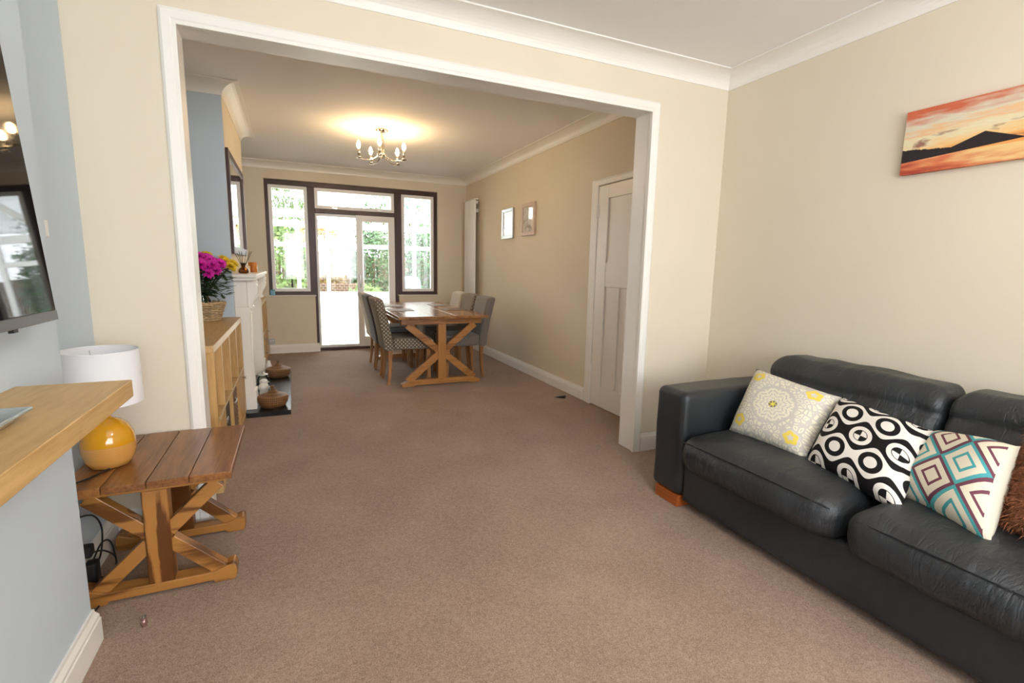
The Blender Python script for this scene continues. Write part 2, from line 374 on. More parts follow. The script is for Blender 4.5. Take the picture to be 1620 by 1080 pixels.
# ------------------------------------------------------------------ mesh helpers
class MB:
    def __init__(s): s.v = []; s.f = []; s.uv = None; s.mi = []
    def add(s, vs_, fs_, mi=0):
        o = len(s.v); s.v += [Vector(p) for p in vs_]; s.f += [tuple(i+o for i in f) for f in fs_]; s.mi += [mi]*len(fs_); return s
    def box(s, x0, x1, y0, y1, z0, z1, mi=0):
        return s.add([(x0, y0, z0), (x1, y0, z0), (x1, y1, z0), (x0, y1, z0), (x0, y0, z1), (x1, y0, z1), (x1, y1, z1), (x0, y1, z1)],
                     [(0, 3, 2, 1), (4, 5, 6, 7), (0, 1, 5, 4), (1, 2, 6, 5), (2, 3, 7, 6), (3, 0, 4, 7)], mi)
    def prism(s, poly, axis, a, b, mi=0):
        """poly: list of 2-D points, extruded along axis from a to b"""
        def P(p, t): return {'x': (t, p[0], p[1]), 'y': (p[0], t, p[1]), 'z': (p[0], p[1], t)}[axis]
        n = len(poly); vs_ = [P(p, a) for p in poly]+[P(p, b) for p in poly]
        fs = [tuple(range(n))[::-1], tuple(range(n, 2*n))]+[(i, (i+1) % n, n+(i+1) % n, n+i) for i in range(n)]
        return s.add(vs_, fs, mi)
    def beam(s, p, q, w, h, side=Vector((0, 1, 0))):
        p, q = Vector(p), Vector(q); d = (q-p).normalized(); a = Vector(side).normalized(); b_ = d.cross(a).normalized(); a = b_.cross(d).normalized()
        vs_ = [e + a*(i*w/2) + b_*(j*h/2) for e in (p, q) for i, j in ((-1, -1), (1, -1), (1, 1), (-1, 1))]
        return s.add(vs_, [(0, 3, 2, 1), (4, 5, 6, 7), (0, 1, 5, 4), (1, 2, 6, 5), (2, 3, 7, 6), (3, 0, 4, 7)])
    def lathe(s, prof, cx=0, cy=0, z=0, n=32, mi=0):
        vs_ = []; fs = []; rows = []
        for r, h in prof:
            if r < 1e-6: rows.append([len(vs_)]); vs_.append((cx, cy, z+h))
            else:
                rows.append(list(range(len(vs_), len(vs_)+n)))
                vs_ += [(cx+r*math.cos(2*PI*i/n), cy+r*math.sin(2*PI*i/n), z+h) for i in range(n)]
        for a, b_ in zip(rows, rows[1:]):
            for i in range(n):
                j = (i+1) % n
                if len(a) == 1 and len(b_) == 1: continue
                if len(a) == 1: fs.append((a[0], b_[j], b_[i]))
                elif len(b_) == 1: fs.append((a[i], a[j], b_[0]))
                else: fs.append((a[i], a[j], b_[j], b_[i]))
        return s.add(vs_, fs, mi)
    def tube(s, pts, r, n=8, mi=0, caps=True):
        pts = [Vector(p) for p in pts]; vs_ = []; fs = []
        rs = r if isinstance(r, (list, tuple)) else [r]*len(pts)
        ref = Vector((.13, .27, .95)); 
        for i, p in enumerate(pts):
            d = (pts[min(i+1, len(pts)-1)]-pts[max(i-1, 0)]).normalized()
            if i == 0:
                a = d.orthogonal().normalized()
            else:
                a = (a - d*a.dot(d)).normalized()
            b_ = d.cross(a)
            vs_ += [p + (a*math.cos(2*PI*k/n)+b_*math.sin(2*PI*k/n))*rs[i] for k in range(n)]
        for i in range(len(pts)-1):
            for k in range(n):
                j = (k+1) % n; fs.append((i*n+k, i*n+j, (i+1)*n+j, (i+1)*n+k))
        if caps: fs += [tuple(range(n))[::-1], tuple(range((len(pts)-1)*n, len(pts)*n))]
        return s.add(vs_, fs, mi)
    def rbox(s, x0, x1, y0, y1, z0, z1, r, k=4, mid=4, fn=None, mi=0):
        """box with rounded edges, optional per-vertex deformation fn(p, (u,v,w) in -1..1) -> p"""
        h = [(x1-x0)/2, (y1-y0)/2, (z1-z0)/2]; c = Vector(((x0+x1)/2, (y0+y1)/2, (z0+z1)/2)); r = min(r, *[q*.999 for q in h])
        ax = []
        for q in h:
            e = [-q + r*(1-math.cos(PI/2*i/k)) if 0 else -q + r*i/k for i in range(k)]
            m_ = [-q+r + (2*q-2*r)*i/mid for i in range(mid+1)]
            ax.append(e+m_+[-t for t in e[::-1]])
        idx = {}; vs_ = []; fs = []
        def V(i, j, l):
            if (i, j, l) not in idx:
                p = Vector((ax[0][i], ax[1][j], ax[2][l])); core = Vector([max(-h[t]+r, min(h[t]-r, p[t])) for t in range(3)])
                d = p-core
                if d.length > 1e-9:
                    # keep the parametrisation angular
                    m_ = max(abs(t) for t in d)
                    d2 = Vector([math.tan(t/m_*PI/4)*1.0 if m_ else 0 for t in d]); p = core + d2.normalized()*m_
                p2 = p+c
                if fn: p2 = Vector(fn(p2, (p.x/h[0], p.y/h[1], p.z/h[2])))
                idx[(i, j, l)] = len(vs_); vs_.append(p2)
            return idx[(i, j, l)]
        N = [len(a) for a in ax]
        for l, flip in ((0, 1), (N[2]-1, 0)):
            for i in range(N[0]-1):
                for j in range(N[1]-1):
                    q = (V(i, j, l), V(i+1, j, l), V(i+1, j+1, l), V(i, j+1, l)); fs.append(q[::-1] if flip else q)
        for j, flip in ((0, 0), (N[1]-1, 1)):
            for i in range(N[0]-1):
                for l in range(N[2]-1):
                    q = (V(i, j, l), V(i+1, j, l), V(i+1, j, l+1), V(i, j, l+1)); fs.append(q[::-1] if flip else q)
        for i, flip in ((0, 1), (N[0]-1, 0)):
            for j in range(N[1]-1):
                for l in range(N[2]-1):
                    q = (V(i, j, l), V(i, j+1, l), V(i, j+1, l+1), V(i, j, l+1)); fs.append(q[::-1] if flip else q)
        return s.add(vs_, fs, mi)
    def sweep(s, path, prof, to3, closed=False, mi=0):
        """profile (d, e) swept along a 2-D path with mitred corners; to3(a, b, e) -> 3-D; d is offset to the left of travel"""
        n = len(path); P = [Vector(p) for p in path]; rows = []
        for i in range(n):
            d0 = (P[i]-P[i-1]).normalized() if (i > 0 or closed) else None
            d1 = (P[(i+1) % n]-P[i]).normalized() if (i < n-1 or closed) else None
            d0 = d0 or d1; d1 = d1 or d0
            n0 = Vector((-d0.y, d0.x)); n1 = Vector((-d1.y, d1.x)); m_ = (n0+n1)/(1+n0.dot(n1))
            rows.append([to3(*(P[i]+m_*d), e) for d, e in prof])
        k = len(prof); vs_ = [p for r_ in rows for p in r_]; fs = []
        for i in range(n if closed else n-1):
            a, b_ = i*k, ((i+1) % n)*k
            for j in range(k-1): fs.append((a+j, b_+j, b_+j+1, a+j+1))
            fs.append((a+k-1, b_+k-1, b_, a))
        if not closed: fs += [tuple(range(k)), tuple(range((n-1)*k, n*k))[::-1]]
        return s.add(vs_, fs, mi)
    def build(s, name, mat, parent=None, smooth=False, bevel=0, origin=None, seg=2):
        vs_ = s.v
        if parent is not None and parent.get('_w'):
            o_ = Vector(parent['_w']); vs_ = [p-o_ for p in vs_]; loc = Vector((0, 0, 0))
        elif parent is None:
            if origin is None:
                xs = [p.x for p in vs_]; ys = [p.y for p in vs_]; zs = [p.z for p in vs_]
                origin = ((min(xs)+max(xs))/2, (min(ys)+max(ys))/2, min(zs))
            loc = Vector(origin); vs_ = [p-loc for p in vs_]
        else: loc = Vector((0, 0, 0))
        me = bpy.data.meshes.new(name); me.from_pydata([tuple(p) for p in vs_], [], s.f)
        mats = mat if isinstance(mat, (list, tuple)) else [mat]
        for q in mats: me.materials.append(M[q] if isinstance(q, str) else q)
        for p, i in zip(me.polygons, s.mi): p.material_index = i; p.use_smooth = smooth
        if s.uv:
            L = me.uv_layers.new(name='UVMap')
            for lp in me.loops: L.data[lp.index].uv = s.uv[lp.vertex_index]
        bm = bmesh.new(); bm.from_mesh(me); bmesh.ops.recalc_face_normals(bm, faces=bm.faces); bm.to_mesh(me); bm.free()
        o = bpy.data.objects.new(name, me); C.objects.link(o); o.location = loc
        if parent is not None:
            o.parent = parent
            if parent.get('_w'): o['_w'] = parent['_w']
        if bevel:
            b_ = o.modifiers.new('bevel', 'BEVEL'); b_.width = bevel; b_.segments = seg; b_.limit_method = 'ANGLE'; b_.angle_limit = .6
        return o
def tag(o, label=None, cat=None, group=None, kind=None):
    if label: o['label'] = label
    if cat: o['category'] = cat
    if group: o['group'] = group
    if kind: o['kind'] = kind
    return o
def thing(name, label, cat, loc, rotz=0, group=None, world=False, kind=None):
    """an Empty at the thing's base; with world=True its parts are given in world coordinates"""
    o = bpy.data.objects.new(name, None); C.objects.link(o); o.location = loc; o.rotation_euler = (0, 0, rotz); o.empty_display_size = .1
    if world: o['_w'] = tuple(loc)
    return tag(o, label, cat, group, kind)
def box(*a): return MB().box(*a)
def struct(name, mb, mat, label=None, cat=None, **k): return tag(mb.build(name, mat, **k), label, cat, kind='structure')
def copy_tree(o, parent=None):
    c = o.copy(); C.objects.link(c); c.parent = parent
    for ch in list(o.children): copy_tree(ch, c)
    return c
def arc(n, a0, a1): return [a0+(a1-a0)*i/(n-1) for i in range(n)]

# ------------------------------------------------------------------ SETTING: shell
struct('floor', box(-1.1, XR+.2, YB-.2, 7.70, -.12, 0), 'carpet', 'mauve brown carpet running through both rooms', 'carpet')
struct('ceiling', box(-1.1, XR+.2, YB-.2, D1+.08, ZC1, ZC1+.15), 'ceil', 'plain white ceiling over the sofa end of the room', 'ceiling')
struct('ceiling', box(-1.1, XR+.2, D1+.08, YF+.25, ZC2, ZC2+.15), 'ceil', 'white ceiling over the dining end', 'ceiling')
# wall between the rooms, with the wide opening
mb = MB(); OX0, OX1, OZ = -.424, 2.137, 2.264
mb.box(-1.0, OX0, D1, D1B, 0, 2.55).box(OX1, XR+.2, D1, D1B, 0, 2.55).box(OX0, OX1, D1, D1B, OZ, 2.55)
struct('wall_divider', mb, 'cream', 'cream wall with a wide squared opening into the dining area', 'wall')
struct('wall_right', box(XR, XR+.2, YB-.2, D1, 0, 2.55), 'cream', 'cream wall behind the black sofa', 'wall')
struct('wall_left', box(-1.0, XL, YB-.2, D1, 0, 2.55), 'blue', 'pale blue grey alcove wall behind the table lamp', 'wall')
struct('wall_chimney', box(XL+.001, CH1X, -.1, CH1Y, 0, 2.55), 'blue', 'pale blue grey chimney breast behind the television', 'wall')
mb = MB()
mb.box(-1.0, -.25, YB-.2, YB, 0, 2.55).box(2.25, XR+.2, YB-.2, YB, 0, 2.55).box(-.25, 2.25, YB-.2, YB, 0, .75).box(-.25, 2.25, YB-.2, YB, 2.25, 2.55)
struct('wall_back', mb, 'cream', 'cream wall around the front window behind the viewer', 'wall')
# dining shell
DY0, DY1, DZ = 2.93, 3.80, 1.995
mb = MB(); mb.box(XR2, XR2+.2, D1B, DY0, 0, ZC2).box(XR2, XR2+.2, DY1, YF+.2, 0, ZC2).box(XR2, XR2+.2, DY0, DY1, DZ, ZC2)
struct('wall_right', mb, 'cream', 'cream dining wall holding the panelled door and two pictures', 'wall')
struct('wall_left', box(-1.0, XL2, D1B, YF+.2, 0, ZC2), 'blue', 'pale blue grey dining alcove wall', 'wall')
mb = MB().box(XL2+.001, CH2X, CH2Y0, CH2Y1, 0, ZC2-.001); mb.mi = [1, 1, 0, 1, 0, 0]
struct('wall_chimney', mb, ['blue', 'cream'], 'dining chimney breast with cream front and blue grey side', 'wall')
WX0, WX1, WZ0, WZ1 = -.304, 2.078, .80, 2.375
DX0, DX1 = .284, 1.476
mb = MB()
mb.box(XL2, WX0, YF, YF+.2, 0, ZC2).box(WX1, XR2, YF, YF+.2, 0, ZC2).box(WX0, WX1, YF, YF+.2, WZ1, ZC2)
mb.box(WX0, DX0, YF, YF+.2, 0, WZ0).box(DX1, WX1, YF, YF+.2, 0, WZ0)
struct('wall_far', mb, 'cream', 'cream far wall around the brown framed garden doors', 'wall')

struct('door_light_block', box(2.60, 2.735, DY0-.02, DY1+.02, 0, DZ+.02), 'cream', 'added unseen block behind the closed door, against a light leak', 'wall')  # added backing, stops sky light leaking in over the door
# coving, skirting and architraves
def cove(w, h):
    p = [(0, -h-.006), (.006, -h-.006), (.006, -h)]
    p += [(.006+(w-.012)*(1-math.cos(t)), -h+(h-.008)*math.sin(t)) for t in arc(9, 0, PI/2)]
    return p+[(w-.006, -.008), (w, -.008), (w, 0), (0, 0)]
front_path = [(XR, YB), (XR, D1), (XL, D1), (XL, CH1Y), (CH1X, CH1Y), (CH1X, -.1), (XL, -.1), (XL, YB)]
din_path = [(XR2, D1B), (XR2, YF), (XL2, YF), (XL2, CH2Y1), (CH2X, CH2Y1), (CH2X, CH2Y0), (XL2, CH2Y0), (XL2, D1B)]
struct('trim_1', MB().sweep(front_path, cove(.125, .082), lambda a, b, e: (a, b, ZC1-.001+e), True), 'white', 'white curved coving around the front room ceiling', 'coving')
struct('trim_2', MB().sweep(din_path, cove(.125, .08), lambda a, b, e: (a, b, ZC2-.001+e), True), 'white', 'white curved coving around the dining room ceiling', 'coving')
skp = [(0, 0), (.018, 0), (.018, .082), (.015, .086), (.015, .096), (.011, .104), (.007, .112), (.006, .122), (0, .122)]
def skirt(name, path, label): struct(name, MB().sweep(path, skp, lambda a, b, e: (a, b, e+.0005)), 'white', label, 'skirting board')
skirt('baseboard_right', [(XR, YB), (XR, D1), (2.18, D1)], 'white skirting board behind the sofa and beside the opening')
skirt('baseboard_left', [(-.464, D1), (XL, D1), (XL, CH1Y), (CH1X, CH1Y), (CH1X, -.1)], 'white skirting board around the television chimney breast')
skirt('baseboard_right', [(XR2, 3.922), (XR2, YF), (1.478, YF)], 'white skirting board along the dining wall below the pictures')
skirt('baseboard_far', [(.305, YF+.05), (.305, YF), (-.33, YF)], 'short white skirting board left of the garden door')
# architrave around opening
archp = [(0, 0), (.058, 0), (.058, -.010), (.046, -.018), (.016, -.016), (.010, -.012), (.004, -.012), (0, -.009)]
opp = [(-.410, 0), (-.410, 2.252), (2.123, 2.252), (2.123, 0)]
t = thing('trim_3', 'white painted lining and architrave around the wide opening', 'door frame', (.85, D1, 0), world=True, kind='structure')
MB().sweep(opp, archp, lambda a, b, e: (a, D1-.0005+e, b+.0005)).build('architrave', 'white', t)
mb = MB().box(OX0+.0005, -.412, D1+.001, D1B, .001, OZ-.0005).box(2.125, OX1-.0005, D1+.001, D1B, .001, OZ-.0005).box(-.412, 2.125, D1+.001, D1B, 2.254, OZ-.0005)
mb.build('lining', 'white', t)
mb = MB().box(-.424, -.405, D1-.014, D1+.012, .001, 2.258).box(2.118, 2.137, D1-.014, D1+.012, .001, 2.258).box(-.405, 2.118, D1-.014, D1+.012, 2.247, 2.258)
mb.build('bead', 'white', t)
# door architrave
t = thing('trim_4', 'white architrave around the panelled door', 'door frame', (XR2, 3.36, 0), world=True, kind='structure')
archd = [(0, 0), (.115, 0), (.115, -.012), (.10, -.02), (.05, -.018), (.04, -.024), (.006, -.022), (0, -.016)]
dpp = [(DY1, 0), (DY1, DZ-.07+.002), (DY0, DZ-.07+.002), (DY0, 0)]
archd2 = [(d, e) for d, e in archd]
MB().sweep([(DY0-.0, 0), (DY0-.0, 1.99), (DY1, 1.99), (DY1, 0)], [(d*(.55 if False else 1), e) for d, e in archd], lambda a, b, e: (XR2-.0005+e, a, min(b, 2.045)+.0005)).build('architrave', 'white', t)

# panelled door: leaf built from stiles, rails and sunk panels
d1 = thing('door_1', 'white four panel door beside the opening, hinged on its far side', 'door', (2.54, 3.36, 0), world=True, kind='structure')
LX0, LX1 = 2.522, 2.562
y0, y1 = DY0+.003, DY1-.005; zt = 1.985
cols = [(3.645, 3.50), (3.43, 3.285), (3.215, 3.07)]
mb = MB()
mb.box(LX0, LX1, 3.645, y1, .008, zt).box(LX0, LX1, y0, 3.07, .008, zt)
mb.box(LX0, LX1, 3.07, 3.645, 1.87, zt).box(LX0, LX1, 3.07, 3.645, 1.105, 1.318).box(LX0, LX1, 3.07, 3.645, .008, .205)
mb.box(LX0, LX1, 3.43, 3.50, .205, 1.105).box(LX0, LX1, 3.215, 3.285, .205, 1.105)
mb.build('frame_members', 'white', d1, bevel=.004)
box(LX0+.014, LX1-.010, 3.068, 3.647, 1.316, 1.872).build('panel', 'white', d1)
for a, b in cols: box(LX0+.014, LX1-.010, b-.002, a+.002, .203, 1.107).build('panel', 'white', d1)
for z in (.30, 1.72):
    MB().box(2.505, 2.521, 3.785, 3.812, z, z+.10).lathe([(.007, -.004), (.007, .104), (0, .104)], 2.506, 3.797, z, 10).build('hinge', 'white', d1)
hd = MB().lathe([(0, 0), (.024, 0), (.024, .006), (.01, .012), (.01, .035), (.026, .05), (.028, .065), (.018, .08), (0, .082)], 0, 0, 0, 20)
hd.v = [Vector((LX0-p.z, 3.0+p.x, 1.03+p.y)) for p in hd.v]; hd.build('knob', 'chrome', d1, smooth=True)

# ------------------------------------------------------------------ dining-room glazing
FY0, FY1 = 7.575, 7.655
w1 = thing('window_1', 'dark brown framed garden doors and side windows on the far wall', 'window', (.89, 7.61, 0), world=True, kind='structure')
def fr(name, x0, x1, z0, z1, y0=FY0, y1=FY1, mat='brownframe', par=None): return box(x0, x1, y0, y1, z0, z1).build(name, mat, par or w1, bevel=.004)
fr('jamb', WX0, -.261, .815, 2.375); fr('jamb', 2.03, WX1, .815, 2.375)
fr('mullion', .229, .322, .02, 2.311); fr('mullion', 1.428, 1.532, .02, 2.311)
fr('head', -.261, 2.03, 2.311, 2.375)
fr('transom', .322, 1.428, 1.968, 2.027)
fr('bottom_rail', -.261, .229, .815, .862); fr('bottom_rail', 1.532, 2.03, .815, .862)
fr('threshold', .322, 1.428, .001, .038)
def sash(x0, x1, z0, z1, b=.043, y0=FY0+.012, y1=FY1-.008, label=None):
    mb = MB().box(x0, x0+b, y0, y1, z0, z1).box(x1-b, x1, y0, y1, z0, z1).box(x0+b, x1-b, y0, y1, z0, z0+b).box(x0+b, x1-b, y0, y1, z1-b, z1)
    o = mb.build('sash', 'upvc', w1)
    ym = (y0+y1)/2
    box(x0+b-.004, x1-b+.004, ym-.004, ym+.004, z0+b-.004, z1-b+.004).build('pane', 'glass', o)
    return o
s1 = sash(-.259, .227, .864, 2.309); s2 = sash(1.534, 2.028, .864, 2.309); s3 = sash(.324, 1.426, 2.029, 2.309)
MB().rbox(-.02, .0, FY0-.012, FY0+.012, .92, 1.04, .008, 2, 1).build('window_handle', 'black', s1, smooth=True)
for x in (.55, 1.18): box(x, x+.07, FY0-.006, FY0+.014, 2.032, 2.055).build('catch', 'silver', s3)
# fixed leaf and sliding leaf
l1 = MB().box(.324, .352, 7.62, 7.65, .04, 1.966).box(.352, .93, 7.62, 7.65, .04, .075).box(.352, .93, 7.62, 7.65, 1.93, 1.966).box(.93, .975, 7.62, 7.65, .04, 1.966).build('fixed_leaf', 'upvc', w1)
box(.35, .932, 7.631, 7.637, .073, 1.932).build('pane', 'glass', l1)
l2 = MB().box(.874, .954, 7.580, 7.615, .04, 1.966).box(1.335, 1.426, 7.580, 7.615, .04, 1.966).box(.954, 1.335, 7.580, 7.615, .04, .186).box(.954, 1.335, 7.580, 7.615, 1.88, 1.966).build('sliding_leaf', 'upvc', w1)
box(.952, 1.337, 7.594, 7.600, .184, 1.882).build('pane', 'glass', l2)
MB().rbox(.905, .925, 7.552, 7.580, .92, 1.12, .006, 2, 1).build('pull_handle', 'silver', l2, smooth=True)
# sills
struct('trim_5', box(WX0-.012, DX0+.012, YF-.025, FY0+.01, .801, .815), 'white', 'white sill board under the left side window', 'window sill', bevel=.004)
struct('trim_6', box(DX1-.012, WX1+.03, YF-.025, FY0+.01, .801, .815), 'white', 'white sill board under the right side window', 'window sill', bevel=.004)

# front window behind the camera
w2 = thing('window_2', 'white framed front window behind the viewer', 'window', (1.0, YB-.1, .75), world=True, kind='structure')
box(-.25, 2.25, YB-.14, YB-.06, .75, .81).build('bottom_rail', 'upvc', w2); box(-.25, 2.25, YB-.14, YB-.06, 2.19, 2.25).build('head', 'upvc', w2)
for x in (-.25, .35, .97, 1.59, 2.19): box(x, x+.06, YB-.14, YB-.06, .81, 2.19).build('mullion', 'upvc', w2)
for x in (-.19, .41, 1.03, 1.65): box(x, x+.56 if x > 0 else x+.54, YB-.125, YB-.075, 1.78, 1.83).build('transom', 'upvc', w2)
for x0_, x1_ in ((-.19, .35), (.41, .97), (1.03, 1.59), (1.65, 2.19)): box(x0_, x1_, YB-.103, YB-.097, .81, 2.19).build('pane', 'glass', w2)

# ------------------------------------------------------------------ FRONT ROOM
# television on the chimney breast
tv = thing('television', 'large flat black television on the blue grey chimney breast', 'television', (-.583, 1.03, 1.10))
def tilt(o): o.rotation_euler = (0, -.068, 0)
tilt(tv)
MB().rbox(-.012, .018, -.62, .612, 0, .73, .006, 2, 2).build('casing', 'black', tv, smooth=True)
box(.0182, .0205, -.61, .602, .027, .72).build('screen', 'screen', tv)
box(.0182, .0215, -.612, .606, .002, .026).build('bottom_bezel', paint('grey_bezel', (92, 92, 94), .35, .02, 4, 0), tv, bevel=.001)
box(.0, .010, .405, .425, -.008, 0).build('sensor', 'black', tv)
box(-.044, -.012, -.2, .2, .15, .32).build('wall_bracket', 'black', tv)
# oak mantel shelf
tag(box(CH1X+.0005, -.409, -.05, 1.595, .894, .940).build('mantel_shelf', 'oak_y', bevel=.002), 'pale oak floating shelf below the television', 'shelf')
# glass topped silver block on the shelf
t = thing('coaster_block', 'silver block with a glass top on the oak shelf', 'coaster', (-.57, 1.14, .9403), world=True)
MB().rbox(-.632, -.508, 1.02, 1.235, .9403, .957, .004, 2, 1).build('base', 'silver', t, smooth=True)
MB().rbox(-.645, -.490, 1.0, 1.262, .957, .965, .003, 2, 1).build('glass_top', paint('smoky_glass', (150, 165, 170), .05, .1, 12, 0, metal=.3), t, smooth=True)
# white wall box beside the television
t = thing('wall_sensor', 'small white box on the alcove wall beside the television', 'wall box', (XL, 2.235, 1.325), world=True)
box(XL, XL+.012, 2.19, 2.288, 1.334, 1.392).build('cover', 'upvc', t, bevel=.003)
box(XL+.012, XL+.0135, 2.255, 2.277, 1.353, 1.372).build('button', 'white', t)

# trestle side table
def trestle(t, cxx, yy, half, h, pw, pd, mats, knob=True, brace=.05):
    """upright post with four diagonal braces on a foot rail, in the plane y = yy"""
    mx_, mz_ = mats
    rail = .055*h/.48 if knob else .07
    mb = MB().box(cxx-pw/2, cxx+pw/2, yy-pd*.55, yy+pd*.55, rail*.9, h); mb.build('post', mz_, t, bevel=.004)
    hm = rail+(h-rail)*.48; i = 0
    for sx in (-1, 1):
        MB().beam((cxx+sx*pw*.38, yy, hm+.02), (cxx+sx*half*.86, yy, h-.004), pd*.8, brace).build('brace', mx_, t, bevel=.003)
        MB().beam((cxx+sx*pw*.38, yy, hm-.02), (cxx+sx*half*.86, yy, rail*.8), pd*.8, brace).build('brace', mx_, t, bevel=.003)
    prof = [(-half, .0), (-half*.72, .0), (-half*.7, .012), (half*.7, .012), (half*.72, 0), (half, 0)]
    if knob:
        k = [(half+.012*math.sin(a)-.012+.012, .036-.036*math.cos(a)) for a in arc(7, .3, PI)]
        prof += k+[(half-.05, rail*1.12), (half*.72, rail), (-half*.72, rail), (-half+.05, rail*1.12)]+[(-p[0], p[1]) for p in k[::-1]]
    else:
        prof += [(half+.01, .03), (half*.8, rail), (-half*.8, rail), (-half-.01, .03)]
    MB().prism([(cxx+a, b) for a, b in prof], 'y', yy-pd*.6, yy+pd*.6).build('foot_rail', mx_, t, bevel=.004)
ST = (-.505, 2.32, 0)
t = thing('side_table', 'rustic oak trestle side table under the yellow lamp', 'table', ST)
pl = [-.262, -.135, -.005, .125, .262]
for i in range(4): MB().box(pl[i]+.0012, pl[i+1]-.0012, -.298, .298, .452, .480).build('plank', 'rust_y', t, bevel=.003)
for y in (-.2, .2):
    box(-.225, .225, y-.03, y+.03, .418, .4515).build('top_rail', 'rust_x', t, bevel=.003)
    trestle(t, 0, y, .238, .418, .082, .055, ('rust_x', 'rust_z'))
# table lamp
t = thing('table_lamp', 'mustard ceramic table lamp with white drum shade on the side table', 'lamp', (-.671, 2.255, .4803))
prof = [(0, 0), (.052, 0), (.066, .006), (.078, .03), (.085, .062), (.085, .092), (.080, .125), (.066, .155), (.045, .175), (.024, .184), (.016, .19), (.015, .208), (0, .208)]
MB().lathe(prof, 0, 0, 0, 40).build('base', 'lampbase', t, smooth=True)
MB().lathe([(.008, .2075), (.008, .255), (.017, .257), (.017, .30), (0, .301)], 0, 0, 0, 16).build('bulb_holder', 'silver', t, smooth=True)
MB().lathe([(0, .301), (.012, .302), (.026, .335), (.028, .35), (.02, .37), (0, .378)], 0, 0, 0, 16).build('bulb', 'ceramic', t, smooth=True)
sh = MB().lathe([(.1225, .245), (.120, .445), (.118, .445), (.1205, .245), (.1225, .245)], 0, 0, 0, 48).build('lamp_shade', 'shade', t, smooth=True)
MB().tube([(0.119*math.cos(a), 0.119*math.sin(a), .4455) for a in arc(41, 0, 2*PI)], .0022, 6).build('shade_rim', 'shade', sh, smooth=True)
mb = MB()
for a in (0, 2*PI/3, 4*PI/3): mb.tube([(.016*math.cos(a), .016*math.sin(a), .275), (.118*math.cos(a), .118*math.sin(a), .43)], .0015, 6)
mb.build('shade_carrier', 'silver', sh)
def smooth_path(pts, n=8):
    P = [Vector(p) for p in pts]; P = [2*P[0]-P[1]]+P+[2*P[-1]-P[-2]]; out = []
    for i in range(1, len(P)-2):
        for k in range(n):
            u = k/n; a, b, c, d = P[i-1], P[i], P[i+1], P[i+2]
            out.append(.5*((2*b)+(c-a)*u+(2*a-5*b+4*c-d)*u*u+(3*b-a-3*c+d)*u**3))
    return out+[P[-2]]
MB().tube([p-Vector((-.671, 2.255, .4803)) for p in smooth_path([(-.655, 2.195, .486), (-.70, 2.12, .484), (-.745, 2.06, .484), (-.775, 2.02, .47), (-.78, 2.03, .40), (-.775, 2.10, .33), (-.772, 2.22, .30), (-.765, 2.33, .25), (-.76, 2.38, .17), (-.755, 2.33, .09), (-.76, 2.25, .045)])], .0032, 8).build('cord', 'black', t, smooth=True)
# wall socket, plugs, cables
t = thing('wall_socket', 'white double socket low on the alcove wall', 'socket', (XL, 2.17, .10), world=True)
MB().rbox(XL, XL+.012, 2.09, 2.236, .128, .214, .003, 2, 1).build('plate', 'upvc', t, smooth=True)
t = thing('power_plug', 'black plug pushed into the socket under the side table', 'plug', (-.76, 2.20, .14), world=True)
MB().rbox(XL+.012, XL+.055, 2.19, 2.235, .142, .186, .008, 2, 1).build('plug_body', 'black', t, smooth=True)
MB().tube(smooth_path([(XL+.05, 2.225, .15), (-.72, 2.26, .13), (-.70, 2.30, .07), (-.70, 2.24, .02), (-.715, 2.16, .006), (-.70, 2.08, .005), (-.73, 2.0, .005)]), .0032, 8).build('cord', 'black', t, smooth=True)
t = thing('power_adaptor', 'black power adaptor hanging by its cable beside the skirting', 'adaptor', (-.745, 2.20, .03), world=True)
MB().rbox(-.764, -.725, 2.175, 2.225, .045, .125, .008, 2, 1).build('body', 'black', t, smooth=True)
MB().tube(smooth_path([(-.745, 2.215, .12), (-.73, 2.27, .16), (-.715, 2.31, .14), (-.70, 2.30, .06), (-.69, 2.25, .012), (-.70, 2.17, .006), (-.72, 2.11, .005), (-.74, 2.06, .005)]), .0032, 8).build('cord', 'black', t, smooth=True)
MB().tube(smooth_path([(-.745, 2.19, .047), (-.745, 2.18, .02), (-.735, 2.20, .006), (-.72, 2.24, .006), (-.735, 2.26, .02), (-.742, 2.21, .048)]), .003, 8).build('cable_loop', 'black', t, smooth=True)
# little foil sweet on the carpet
t = thing('foil_sweet', 'tiny pink foil wrapped sweet dropped on the carpet', 'sweet', (-.525, 1.915, .0), rotz=.9)
MB().lathe([(0, -.016), (.008, -.013), (.0105, 0), (.008, .013), (0, .016)], 0, 0, .0115, 14).build('sweet_body', 'pinkmat', t, smooth=True)
MB().lathe([(.003, .014), (.009, .024), (.002, .020)], 0, 0, .0115, 10).build('twist', 'silver', t)

# added glowing globe, unseen above the viewer, brightens front-room ceiling and walls
t = thing('fill_light_globe', 'added white glowing globe, an unseen fill light above the viewer', 'added light', (1.0, .1, ZC1))
MB().lathe([(0, 0), (.05, 0), (.052, -.012), (.01, -.03), (0, -.03)], 0, 0, 0, 24).build('ceiling_rose', 'white', t, smooth=True)
MB().tube([(0, 0, -.02), (0, 0, -.125)], .004, 8).build('cord', 'white', t)
MB().lathe([(0, -.12)]+[(.13*math.sin(a), -.25+.13*math.cos(a)) for a in arc(13, .2, PI-.05)]+[(0, -.38)], 0, 0, 0, 24).build('globe', 'globe', t, smooth=True)

